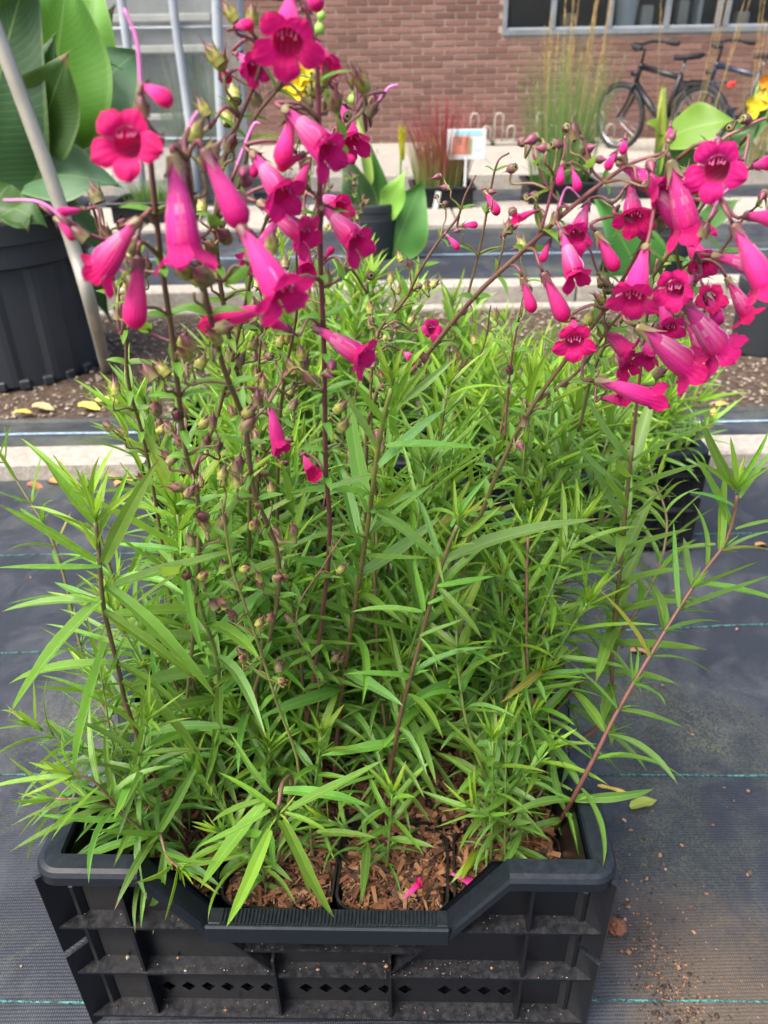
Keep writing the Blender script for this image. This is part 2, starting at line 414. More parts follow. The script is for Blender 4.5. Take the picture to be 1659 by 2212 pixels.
kerb('kerb', 3.44, 3.50, -.05, .045, 1.0, -5.3, 5.5)
kerb('kerb', 3.55, 3.68, -.05, .11, 1.0, -5.1, 5.5)
sheet('fabric_path', -6, 7, 3.68, 5.06, .07, 'fabric', 60, 12, .012, 1.6)
b = MB(); b.tube([(-6, 4.32, .082), (0, 4.30, .084), (7, 4.28, .082)], .004, 4); b.build('marker_thread', MAT['threadblue'], bpy.data.objects['fabric_path'])
cp = empty('concrete_path', (0, 5.06, 0)); cp['kind'] = 'structure'
for i in range(14):
    b = MB(); b.box((-6 + i*1.0, 5.47, .03), (.988, .80, .13), None, .006); b.build('concrete_slab', MAT['concrete'], cp, Matrix.Identity(4))
sheet('fabric_verge', -6, 8, 5.88, 6.72, .05, 'fabric', 40, 8, .01, 1.6)
kerb('kerb', 6.72, 6.86, -.05, .165, 1.0, -6.4, 8.5, 'concrete')
pv = empty('pavement', (0, 6.86, 0)); pv['kind'] = 'structure'
for j in range(5):
    for i in range(26):
        b = MB(); b.box((-4.5 + i*.5 + (.25 if j % 2 else 0), 7.11 + j*.5, .10 + U(-.002, .002)), (.493, .493, .10), None, .004)
        b.build('paving_slab', MAT['concrete'], pv, Matrix.Identity(4))

# ------------------------------------------------------------------ brick building
WY = 9.33
bb = empty('brick_building', (1.5, WY, .12))
tag(bb, 'red brown brick building with a low strip of windows behind the bicycles', 'building')
X0, X1, ZT = -1.62, 8.6, 3.4
WX0, WZ0, WZ1 = 1.30, 1.135, 2.75
I4 = Matrix.Identity(4)
b = MB()
b.box(((X0+WX0)/2, WY+.12, (ZT+.0)/2), (WX0-X0, .22, ZT))
b.box(((WX0+X1)/2, WY+.12, WZ0/2), (X1-WX0, .22, WZ0))
b.box(((WX0+X1)/2, WY+.12, (ZT+WZ1)/2), (X1-WX0, .22, ZT-WZ1))
b.build('wall', MAT['mortar'], bb, I4)
CH, BL, J = .0615, .222, .0135
cells = []
j = 0
z = .125
while z < ZT - CH:
    x = X0 + (0 if j % 2 else -BL/2)
    while x < X1:
        a0, a1 = max(x, X0), min(x + BL, X1)
        zz0, zz1 = z, z + CH
        if zz1 > WZ0 and zz0 < WZ1:
            if a0 >= WX0 - .02: a1 = a0
            else: a1 = min(a1, WX0)
            if zz0 < WZ0 and a0 >= WX0 - .02: a1 = a0
        if a1 - a0 > .04: cells.append((a0, a1 - J, zz0, zz1 - J))
        x += BL
    z += CH; j += 1
def inview(c):
    cx, cz = (c[0]+c[1])/2, (c[2]+c[3])/2
    return -1.25 < cx < 3.4 and cz < 1.5
full = [c for c in cells if abs(c[1]-c[0]-BL+J) < 1e-4 and inview(c)]
full.sort(key=lambda c: abs((c[0]+c[1])/2 - .55) + .9*abs((c[2]+c[3])/2 - 1.0))
single = set(full[:296])
bm_ = []
for q in range(6):
    b = MB(); b.box((0, 0, 0), (BL-J, .10, CH-J), None, .003 + .0006*q); bm_.append(b.mesh('brick', False, True))
rest = MB()
for c in cells:
    M = Matrix.Translation(((c[0]+c[1])/2, WY + .048 + U(-.002, .002), (c[2]+c[3])/2))
    if c in single:
        M = M @ Matrix.Rotation(U(-.006, .006), 4, 'Y')
        obj('brick', random.choice(bm_), MAT['brick'], bb, M)
    else:
        k = len(rest.v); rest.box(M.translation, (c[1]-c[0], .10, c[3]-c[2]), None, 0)
        u = (U(0, 99), U(0, 99), 0)
        for i in range(k, len(rest.v)): rest.a[i] = u
tag(rest.build('brick_courses', MAT['brick_mass'], bb, I4), kind='stuff')
# strip window
b = MB()
b.box(((WX0+X1)/2, WY+.02, WZ0+.022), (X1-WX0, .09, .044)); b.box(((WX0+X1)/2, WY+.02, WZ1-.02), (X1-WX0, .09, .04)); b.box((WX0+.02, WY+.02, (WZ0+WZ1)/2), (.04, .085, WZ1-WZ0-.09))
b.build('window_frame', MAT['winframe'], bb, I4)
xs = [1.32, 1.81, 2.39, 2.975, 3.50, 3.58, 4.15, 4.72, 5.3, 5.9, 6.5, 7.1, 7.7, 8.58]
for i in range(1, len(xs)-1):
    b = MB(); b.box((xs[i], WY+.015, (WZ0+WZ1)/2), (.05, .08, WZ1-WZ0-.09), None, .004); b.build('mullion', MAT['winframe'], bb, I4)
for i in range(len(xs)-1):
    a0, a1 = xs[i] + .026, xs[i+1] - .026
    if a1 - a0 < .1: continue
    b = MB(); b.box(((a0+a1)/2, WY+.03, (WZ0+WZ1)/2), (a1-a0, .006, WZ1-WZ0-.10)); p = b.build('window_pane', MAT['glass'], bb, I4)
    b = MB(); b.box(((a0+a1)/2, WY+.012, WZ0+.055), (a1-a0, .03, .02)); b.build('glazing_bead', MAT['whitemetal'], p, I4)
# room behind the strip window
b = MB(); zc = (WZ0+WZ1)/2; xm = (WX0+X1)/2
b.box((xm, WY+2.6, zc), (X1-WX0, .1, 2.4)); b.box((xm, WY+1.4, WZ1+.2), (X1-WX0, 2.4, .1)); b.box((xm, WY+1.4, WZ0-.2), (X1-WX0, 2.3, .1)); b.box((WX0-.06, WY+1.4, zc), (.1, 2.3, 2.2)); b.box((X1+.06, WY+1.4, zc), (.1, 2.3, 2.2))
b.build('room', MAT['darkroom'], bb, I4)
tb = empty('work_table', (3, WY+.55, WZ0-.05)); tag(tb, 'pale work table behind the window glass', 'table')
b = MB(); b.box((3.2, WY+.42, WZ0+.02), (3.6, .6, .03), None, .004); b.build('table_top', MAT['cream'], tb, I4)
for x in (1.6, 2.8, 4.6):
    b = MB(); b.box((x, WY+.6, WZ0-.09), (.05, .5, .16)); b.build('leg', MAT['winframe'], tb, I4)
bk = empty('white_bucket', (2.60, WY+.20, WZ0+.036)); tag(bk, 'white plastic bucket standing behind the third window pane', 'bucket')
b = MB(); b.lathe([(.0, 0), (.10, 0), (.125, .31), (.132, .31), (.132, .335), (.12, .335), (.115, .30), (0, .02)], 24); b.build('body', MAT['white'], bk, WM[bk.name], smooth=False)
for i, (x, wd, h, mt, lb) in enumerate(((1.44, .08, .22, 'darkroom', 'dark upright box behind the first window pane'), (2.02, .15, .14, 'wood', 'pale wooden box on the table behind the second window pane'),
        (3.19, .10, .24, 'cream', 'cream upright board behind the fourth window pane'), (3.36, .05, .25, 'white', 'slim white tube standing behind the fourth window pane'), (3.82, .13, .13, 'cream', 'small cream box behind the fifth window pane'), (2.82, .12, .20, 'cream', 'cream carton beside the white bucket behind the glass'))):
    r = empty('box', (x, WY+.24, WZ0+.036)); tag(r, lb, 'box')
    b = MB(); b.box((x, WY+.24, WZ0+.036+h/2), (wd, .14, h), None, .006); b.build('body', MAT[mt], r, I4)
    b = MB(); b.box((x, WY+.24, WZ0+.036+h+.006), (wd*.9, .12, .012), None, .003); b.build('lid', MAT[mt], r, I4)

# ------------------------------------------------------------------ grey annex seen through the plastic tunnel
an = empty('grey_annex', (-4, 9.2, .1)); tag(an, 'grey building with pale ledges and dark window behind the plastic tunnel', 'building')
b = MB(); b.box((-4.2, 9.45, 1.7), (5.1, .3, 3.3)); b.build('wall', MAT['greywall'], an, I4)
for z0, z1, dy in ((1.03, 1.10, .14), (1.30, 1.37, .1), (.42, .48, .14)):
    b = MB(); b.box((-4.2, 9.30-dy/2, (z0+z1)/2), (5.1, dy, z1-z0), None, .01); b.build('ledge', MAT['bandwall'], an, I4)
for x in (-3.55, -2.35):
    b = MB(); b.box((x, 9.285, .76), (1.08, .04, .52)); p = b.build('window', MAT['darkroom'], an, I4)
    b = MB(); b.box((x, 9.25, .76), (1.04, .008, .48)); b.build('pane', MAT['glass'], p, I4)
# plastic tunnel
pt = empty('plastic_tunnel', (-1.6, 6.2, .05)); tag(pt, 'pale framed polytunnel end with cloudy plastic film behind the canna', 'greenhouse')
def post(P, r, mt='whitemetal', n=10):
    P = list(P); d0 = P[0]-P[1]; P.insert(0, P[0] + d0*((.05-P[0].z)/d0.z)); d1 = P[-1]-P[-2]; P.append(P[-1] + d1*((2.9-P[-1].z)/d1.z))
    b = MB(); b.tube(P, r, n); return b.build('post', MAT[mt], pt, I4, smooth=True)
post([at(300, 330, 6.2), at(282, 150, 6.2), at(262, 0, 6.2), at(248, -150, 6.2)], .030)
post([at(414, 300, 6.25), at(396, 170, 6.25), at(377, 40, 6.25), at(362, -100, 6.25)], .030)
post([at(482, 345, 5.6), at(474, 170, 5.6), at(468, 0, 5.6), at(462, -150, 5.6)], .032)
post([at(530, 330, 6.6), at(524, 170, 6.6), at(518, 0, 6.6), at(512, -150, 6.6)], .026)
for a, c in (((230, 62, 6.3), (520, 58, 6.3)), ((200, 300, 6.3), (530, 300, 6.3)), ((150, -260, 6.3), (520, -262, 6.3))):
    b = MB(); b.tube([at(*a), at(*c)], .010, 8); b.build('rail', MAT['whitemetal'], pt, I4, smooth=True)
for (a, c) in (((200, 300), (395, 0)), ((395, 0), (522, 0))):
    b = MB(); p0, p1 = at(a[0], 150, 6.32), at(c[0], 150, 6.32)
    rows = []
    for j in range(7):
        rows.append([Vector((p0.x + (p1.x-p0.x)*i/24, p0.y + .012*noise.noise(Vector((i*.9, j*.6, 2))), .06 + j*.42)) for i in range(25)])
    b.grid(rows); b.build('film_panel', MAT['film'], pt, I4, smooth=True, recalc=False)

# ------------------------------------------------------------------ steel hoop beside the big pot
hp = spline([atz(232, 806, .02)] + [at(x, y, Y) for x, y, Y in ((196, 660, 2.36), (162, 545, 2.36), (120, 415, 2.36), (70, 275, 2.36), (8, 110, 2.36), (-75, -90, 2.36), (-190, -320, 2.36), (-360, -560, 2.36), (-620, -760, 2.36), (-1000, -860, 2.36))], 50)
b = MB(); b.tube(hp, .0205, 14)
tag(b.build('steel_hoop', MAT['galv'], None, smooth=True), 'bent galvanised steel pipe leaning past the large black pot', 'pipe')

# ------------------------------------------------------------------ cycle stands against the wall
def stand(px, i):
    p = atz(px, 322, .15); p = Vector((p.x, 9.16, .15))
    r = empty('cycle_stand', p)
    tag(r, ['galvanised wall loop for bicycles left of the tall grass', 'galvanised wall loop for bicycles behind the tall grass', 'galvanised wall loop for bicycles right of the tall grass beside the front wheel', 'galvanised wall loop for bicycles inside the front wheel of the left bicycle', 'lowest galvanised wheel loop beside the red grass sign'][i], 'bike rack', 'wheel loops along the brick wall')
    for k, (dx, h) in enumerate(((0, .30), (.13, .18))):
        b = MB()
        for s in (-.035, .035):
            pass
        P = [(p.x+dx-.04, p.y-.25, .15), (p.x+dx-.04, p.y-.25, .15+h-.03), (p.x+dx-.02, p.y-.25, .15+h), (p.x+dx+.02, p.y-.25, .15+h), (p.x+dx+.04, p.y-.25, .15+h-.03), (p.x+dx+.04, p.y-.25, .15)]
        b.tube(P, .008, 8); b.build('loop', MAT['galv'], r, I4, smooth=True)
    b = MB(); b.box((p.x+.07, p.y-.12, .17), (.30, .30, .03), None, .004); b.build('foot_rail', MAT['galv'], r, I4)
for i, px in enumerate((1085, 1180, 1262, 1315, 1030)): stand(px, i)

# ------------------------------------------------------------------ bicycles
def bicycle(M, label, paint, bags):
    r = empty('bicycle', M=M); tag(r, label, 'bicycle', 'bicycles parked at the brick wall')
    def P(b, nm, mt, sm=True, par=None): return b.build(nm, MAT[mt], par or r, M, smooth=sm)
    R = .335
    for hx in (0.0, 1.10):
        b = MB(); n = 40
        b.tube([(hx + R*math.cos(a), 0, R + .01 + R*math.sin(a)) for a in [2*math.pi*k/n for k in range(n+1)]], .030, 8, caps=False); w_ = P(b, 'wheel', 'rubber')
        b = MB(); b.tube([(hx + .305*math.cos(a), 0, R + .01 + .305*math.sin(a)) for a in [2*math.pi*k/n for k in range(n+1)]], .012, 6, caps=False); P(b, 'rim', 'chrome', True, w_)
        b = MB()
        for k in range(28):
            a = 2*math.pi*k/28; s = .03 if k % 2 else -.03
            b.tube([(hx + .02*math.cos(a+1.2), s, R+.01 + .02*math.sin(a+1.2)), (hx + .30*math.cos(a), 0, R+.01 + .30*math.sin(a))], .0013, 3)
        P(b, 'spokes', 'chrome', False, w_)
        b = MB(); b.tube([(hx, -.055, R+.01), (hx, .055, R+.01)], .025 if hx else .04, 10); P(b, 'hub', 'chrome', True, w_)
        b = MB(); rows = []
        a0, a1 = (.1, 2.75) if hx else (.2, 3.2)
        for k in range(19):
            a = a0 + (a1-a0)*k/18
            rows.append([(hx + q*math.cos(a), y, R+.01 + q*math.sin(a)) for q, y in ((.360, -.028), (.372, -.014), (.374, .014), (.360, .028))])
        b.grid(rows); P(b, 'mudguard', 'blackpaint')
    hb, ht, bbk, st, rh = Vector((.905,0,.70)), Vector((.85,0,.90)), Vector((.46,0,.29)), Vector((.30,0,.80)), Vector((0,0,.345))
    b = MB(); b.tube([hb, ht], .027, 10); b.tube([ht*.85+hb*.15, st*.94+bbk*.06], .030, 10); b.tube([hb, bbk], .036, 10); b.tube([bbk, st], .029, 10)
    for s in (-.055, .055):
        b.tube([bbk + Vector((0, s*.6, 0)), rh + Vector((0, s, 0))], .010, 8); b.tube([st + Vector((0, s*.3, -.03)), rh + Vector((0, s, 0))], .009, 8)
    P(b, 'frame', paint)
    b = MB()
    for s in (-.045, .045): b.tube(spline([hb + Vector((0, s, 0)), Vector((.97, s, .52)), Vector((1.10, s, .345))], 6), .017, 8)
    b.tube([hb + Vector((0, -.05, 0)), hb + Vector((0, .05, 0))], .02, 8); P(b, 'fork', 'blackpaint')
    b = MB(); b.tube([ht, Vector((.82,0,1.04)), Vector((.86,0,1.075))], .014, 8)
    hbp = spline([(.62,-.30,1.07),(.74,-.28,1.085),(.85,-.16,1.10),(.87,0,1.085),(.85,.16,1.10),(.74,.28,1.085),(.62,.30,1.07)], 24)
    b.tube(hbp, .016, 8); P(b, 'handlebar', 'blackpaint')
    for s in (-1, 1):
        b = MB(); b.tube([(.61, s*.302, 1.068), (.74, s*.281, 1.086)], .026, 10); P(b, 'grip', 'rubber')
        b = MB(); b.tube(spline([(.76, s*.27, 1.07), (.70, s*.30, 1.05), (.64, s*.31, 1.045)], 5), .007, 6); P(b, 'brake_lever', 'blackpaint')
    b = MB(); b.tube([Vector((.88, 0, .80)), Vector((.97, 0, .80))], .03, 10); P(b, 'headlight', 'blackpaint')
    b = MB(); b.tube([st, Vector((.265,0,.93))], .0135, 8); P(b, 'seat_post', 'chrome')
    b = MB(); rows = []
    for k in range(11):
        t = k/10; x = .12 + .28*t; wd = .11*(1-t)**.8 + .026; zz = .955 + .02*(1-t)**2 + .008*t
        rows.append([(x, wd*math.cos(a), zz + (.025 if math.sin(a) > 0 else .035)*math.sin(a)) for a in [2*math.pi*q/10 for q in range(10)]])
    k0 = b.grid(rows, close=True); b.f.append(tuple(k0+q for q in range(10))); b.f.append(tuple(k0+100+q for q in range(10))); P(b, 'saddle', 'cloth')
    b = MB()
    for s in (-.06, .06):
        b.tube([(.22, s, .74), (-.32, s, .74)], .008, 6); b.tube([(-.18, s, .74), (0, s, .36)], .006, 6)
    for x in (.1, -.05, -.2, -.32): b.tube([(x, -.06, .74), (x, .06, .74)], .006, 6)
    P(b, 'rear_rack', 'blackpaint')
    b = MB(); b.box((-.34, 0, .72), (.04, .10, .05), None, .008); P(b, 'tail_light', 'red', False)
    b = MB()
    for y in (-.05, .05):
        rows = [[(.46-.10, y, .28), (0-.07, y, .335)], [(.46+.11, y, .29), (.0, y, .41)], ]
    b.tube([(.56, -.05, .29), (.46, -.05, .40), (.2, -.05, .40), (0, -.05, .40), (-.07, -.05, .345), (0, -.05, .29), (.2, -.05, .24), (.46, -.05, .185), (.56, -.05, .29)], .028, 8); P(b, 'chain_case', 'blackpaint')
    for s, dz in ((-1, -.17), (1, .17)):
        b = MB(); b.tube([(.46, s*.07, .29), (.46+.02*s, s*.085, .29+dz)], .010, 8); c_ = P(b, 'crank', 'chrome')
        b = MB(); b.box((.46+.02*s, s*.13, .29+dz), (.09, .09, .022), None, .005); P(b, 'pedal', 'rubber', False, c_)
    b = MB(); b.tube([(.30, .05, .30), (.22, .17, .02)], .008, 6); P(b, 'kickstand', 'blackpaint')
    if bags:
        for s in (-1, 1):
            b = MB(); b.box((-.10, s*.16, .58), (.36, .15, .30), None, .04); P(b, 'pannier', 'cloth', False)
def bikeM(hx, hy, yaw, lean): 
    # hx,hy = where the front wheel stands
    f = Vector((-math.sin(yaw), math.cos(yaw), 0))
    o = Vector((hx, hy, .15)) - f*1.10*.82
    M = frame(f, Vector((0, 0, 1)), o); return M @ Matrix.Rotation(lean, 4, 'X') @ Matrix.Scale(.82, 4)
p = atz(1333, 322, .15)
bicycle(bikeM(p.x, p.y, rad(33), rad(-4)), 'black city bicycle with its front wheel free, left of the two', 'blackpaint', False)
bicycle(bikeM(p.x + .70, p.y + .02, rad(33), rad(-3)), 'dark blue city bicycle with black panniers, right of the two', 'bluepaint', True)

# ------------------------------------------------------------------ ornamental grasses
def blade(b, p, d, L, w, c0, c1, droop=.3, n=5):
    side = Vector((-d.y, d.x, 0)); side = side.normalized() if side.length > 1e-4 else Vector((1, 0, 0))
    side = Matrix.Rotation(U(-.8, .8), 3, 'Z') @ side
    q = Vector(p); v = Vector(d).normalized(); k = len(b.v)
    for i in range(n+1):
        t = i/n; ww = w*(1-t)**.7*.5 + .0003
        c = tuple(c0[j] + (c1[j]-c0[j])*t for j in range(3))
        b.vert(q - side*ww, (t, -1, 0), c); b.vert(q + side*ww, (t, 1, 0), c)
        q = q + v*(L/n); v = (v + Vector((d.x, d.y, -.4))*droop*t*.35).normalized()
    b.f += [(k+2*i, k+2*i+1, k+2*i+3, k+2*i+2) for i in range(n)]
def grass(name, base, rx, ry, n, h0, h1, spread, cols, w, label, group=None, plumes=0, droop=.3, pl_h=(.4, .6), parts='blades'):
    r = empty(name, base); tag(r, label, 'grass', group); b = MB()
    for i in range(n):
        a = U(0, 6.28); q = math.sqrt(rnd()); p = Vector(base) + Vector((rx*q*math.cos(a), ry*q*math.sin(a), 0))
        d = Vector((math.cos(a)*spread*q + U(-.06, .06), math.sin(a)*spread*q + U(-.06, .06), 1))
        c0, c1 = random.choice(cols); k = U(.75, 1.2)
        blade(b, p, d, U(h0, h1)*(1 if rnd() < .8 else .7), w*U(.5, 1.2), tuple(x*k for x in c0), tuple(x*k for x in c1), droop*(U(.4, 1.6) if rnd() < .8 else 4.0))
    tag(b.build(parts, MAT['grass'], r, I4, recalc=False), kind='stuff')
    for i in range(plumes):
        a = U(0, 6.28); q = math.sqrt(rnd()); p = Vector(base) + Vector((rx*q*math.cos(a), ry*q*math.sin(a), 0))
        d = Vector((math.cos(a)*spread*.6*q + U(-.07, .07), math.sin(a)*spread*.6*q, 1)).normalized(); L = U(*pl_h); b = MB()
        e = p + d*L; b.tube([p, p.lerp(e, .5), e], [.0022, .0018, .0012], 4, [(.30,.30,.10), (.42,.33,.13), (.5,.36,.16)])
        for j in range(26):
            t = U(.62, 1.0); s = p.lerp(e, t); dd = (d + Vector((U(-.25,.25), U(-.25,.25), 0))).normalized()
            blade(b, s, dd, U(.03, .07), .006, (.34,.23,.09), (.42,.30,.14), .1, 2)
        b.build('plume', MAT['grass'], r, I4, recalc=False)
    return r
def tray(c, d, h, label, M=None):
    r = empty('plant_tray', c); tag(r, label, 'tray'); x, y, z = c; b = MB()
    b.box((x, y-d[1]/2, z+h/2), (d[0], .012, h)); b.build('front_panel', MAT['crate'], r, I4)
    b = MB(); b.box((x, y+d[1]/2, z+h/2), (d[0], .012, h)); b.build('back_panel', MAT['crate'], r, I4)
    for s in (-1, 1):
        b = MB(); b.box((x+s*d[0]/2, y, z+h/2), (.012, d[1]-.014, h)); b.build('side_panel', MAT['crate'], r, I4)
    b = MB(); b.box((x, y, z+.01), (d[0]-.02, d[1]-.02, .012)); b.build('floor', MAT['crate'], r, I4)
    b = MB()
    for s in (-1, 1):
        b.box((x, y+s*(d[1]/2+.012), z+h-.012), (d[0]+.05, .028, .024), None, .004); b.box((x+s*(d[0]/2+.012), y, z+h-.012), (.028, d[1]-.006, .022), None, .004)
    b.build('rim', MAT['crate'], r, I4)
    b = MB(); b.box((x, y, z+h*.72), (d[0]-.02, d[1]-.02, .02)); b.build('soil', MAT['soil'], r, I4)
    return r
GZ = .062
pa = atz(957, 462, GZ)
tray((pa.x, pa.y+.20, GZ), (.40, .36, ), .17, 'black tray holding the red tipped grass')
RED = [((.10,.20,.04),(.30,.035,.045)), ((.14,.20,.05),(.36,.05,.06)), ((.10,.22,.04),(.16,.22,.05)), ((.16,.17,.06),(.30,.10,.06))]
grass('red_grass', (pa.x-.005, pa.y+.20, GZ+.13), .17, .15, 900, .22, .40, .25, RED[1:] + [((.12,.22,.05),(.22,.20,.07))], .006, 'red tipped blood grass clump in a black tray before the brick wall')
b = MB()
rg = bpy.data.objects['red_grass']
for i in range(190):
    a = U(0, 6.28); q = math.sqrt(rnd()); blade(b, Vector((pa.x, pa.y+.2, GZ+.2)) + Vector((.15*q*math.cos(a), .14*q*math.sin(a), 0)), Vector((math.cos(a)*.45*q+U(-.1,.1), math.sin(a)*.4*q, 1)), U(.35, .58), .007, (.17,.045,.04), (.27,.035,.045), U(.4, 1.6))
tag(b.build('red_blades', MAT['grass'], rg, I4, recalc=False), kind='stuff')
pb = atz(1215, 452, GZ)
tray((pb.x, pb.y+.19, GZ), (.46, .36), .17, 'black tray holding the tall green grass')
GR = [((.07,.17,.03),(.15,.26,.06)), ((.08,.19,.035),(.20,.27,.07)), ((.06,.15,.035),(.11,.22,.06))]
grass('tall_grass', (pb.x, pb.y+.19, GZ+.13), .20, .15, 400, .55, 1.0, .22, GR, .0055, 'tall green feather grass with tan plumes before the brick wall', None, 20, .18, (.8, 1.2))
pc = atz(1478, 440, GZ)
tray((pc.x, pc.y+.3, GZ), (.42, .36), .17, 'black tray holding the dry tan grass before the bicycles')
TAN = [((.12,.17,.05),(.34,.26,.12)), ((.20,.18,.07),(.40,.30,.15)), ((.10,.16,.045),(.24,.22,.08))]
grass('tan_grass', (pc.x+.02, pc.y+.3, GZ+.13), .18, .15, 50, .4, .7, .30, TAN, .005, 'sparse tan feather grass with plumes in front of the bicycles', None, 6, .2, (1.0, 1.45))
pd = atz(1640, 400, GZ)
grass('tan_grass', (pd.x+.05, pd.y+.3, GZ), .12, .1, 140, .6, .9, .25, TAN, .005, 'dry tan grass with long plumes leaning in at the right edge', None, 6, .2, (1.1, 1.5))
pe = atz(450, 425, GZ)
tray((pe.x, pe.y+.2, GZ), (.60, .36), .17, 'black tray of green grass in front of the plastic tunnel')
grass('green_grass', (pe.x, pe.y+.2, GZ+.13), .26, .15, 800, .45, .95, .2, GR, .006, 'soft green grass clump in front of the plastic tunnel', None, 0, .2)
pf = atz(330, 470, GZ)
tray((pf.x+.1, pf.y-.2, GZ), (.5, .36), .16, 'black tray behind the left magenta flowers')
grass('low_grass', (pf.x+.1, pf.y-.2, GZ+.12), .2, .14, 240, .08, .18, .5, GR, .007, 'low green grass in the black tray behind the left magenta flowers', None, 0, .4)
# sign in the red grass
sp = at(1008, 312, pa.y + .03)
sg = empty('plant_sign', (sp.x, sp.y, GZ)); tag(sg, 'white plant information sign on a stake in the red grass', 'sign')
SM = frame(Vector((1, -.05, 0)), Vector((0, -.12, 1)), sp)
b = MB(); b.box((0, 0, 0), (.255, .006, .185), None, .002); cd_ = b.build('card', MAT['white'], sg, SM)
for (x, z, wd, h, c) in ((-.035, -.005, .115, .11, (.55,.20,.14)), (-.055, .02, .05, .05, (.70,.42,.30)), (.012, -.012, .045, .095, (.16,.36,.12)), (.005, .072, .18, .022, (.25,.62,.66)), (.075, .0, .05, .06, (.52,.72,.72))):
    m_ = M_('print', c, .6); b = MB(); b.box((x, -.0045, z), (wd, .002, h)); b.build('printed_patch', m_, cd_, SM)
b = MB(); b.tube([(sp.x, sp.y+.012, GZ-.1), (sp.x, sp.y+.012, sp.z)], .008, 8); b.build('stake', MAT['white'], sg, I4)
tp = at(942, 440, pa.y - .03); TM = frame(Vector((.98, 0, -.18)), Vector((.18, -.2, 1)), tp)
b = MB(); b.box((0, 0, 0), (.036, .003, .16), None, .001); tag(b.build('plant_tag', MAT['white'], None, TM), 'long white plastic tag hanging on the red grass tray', 'tag')
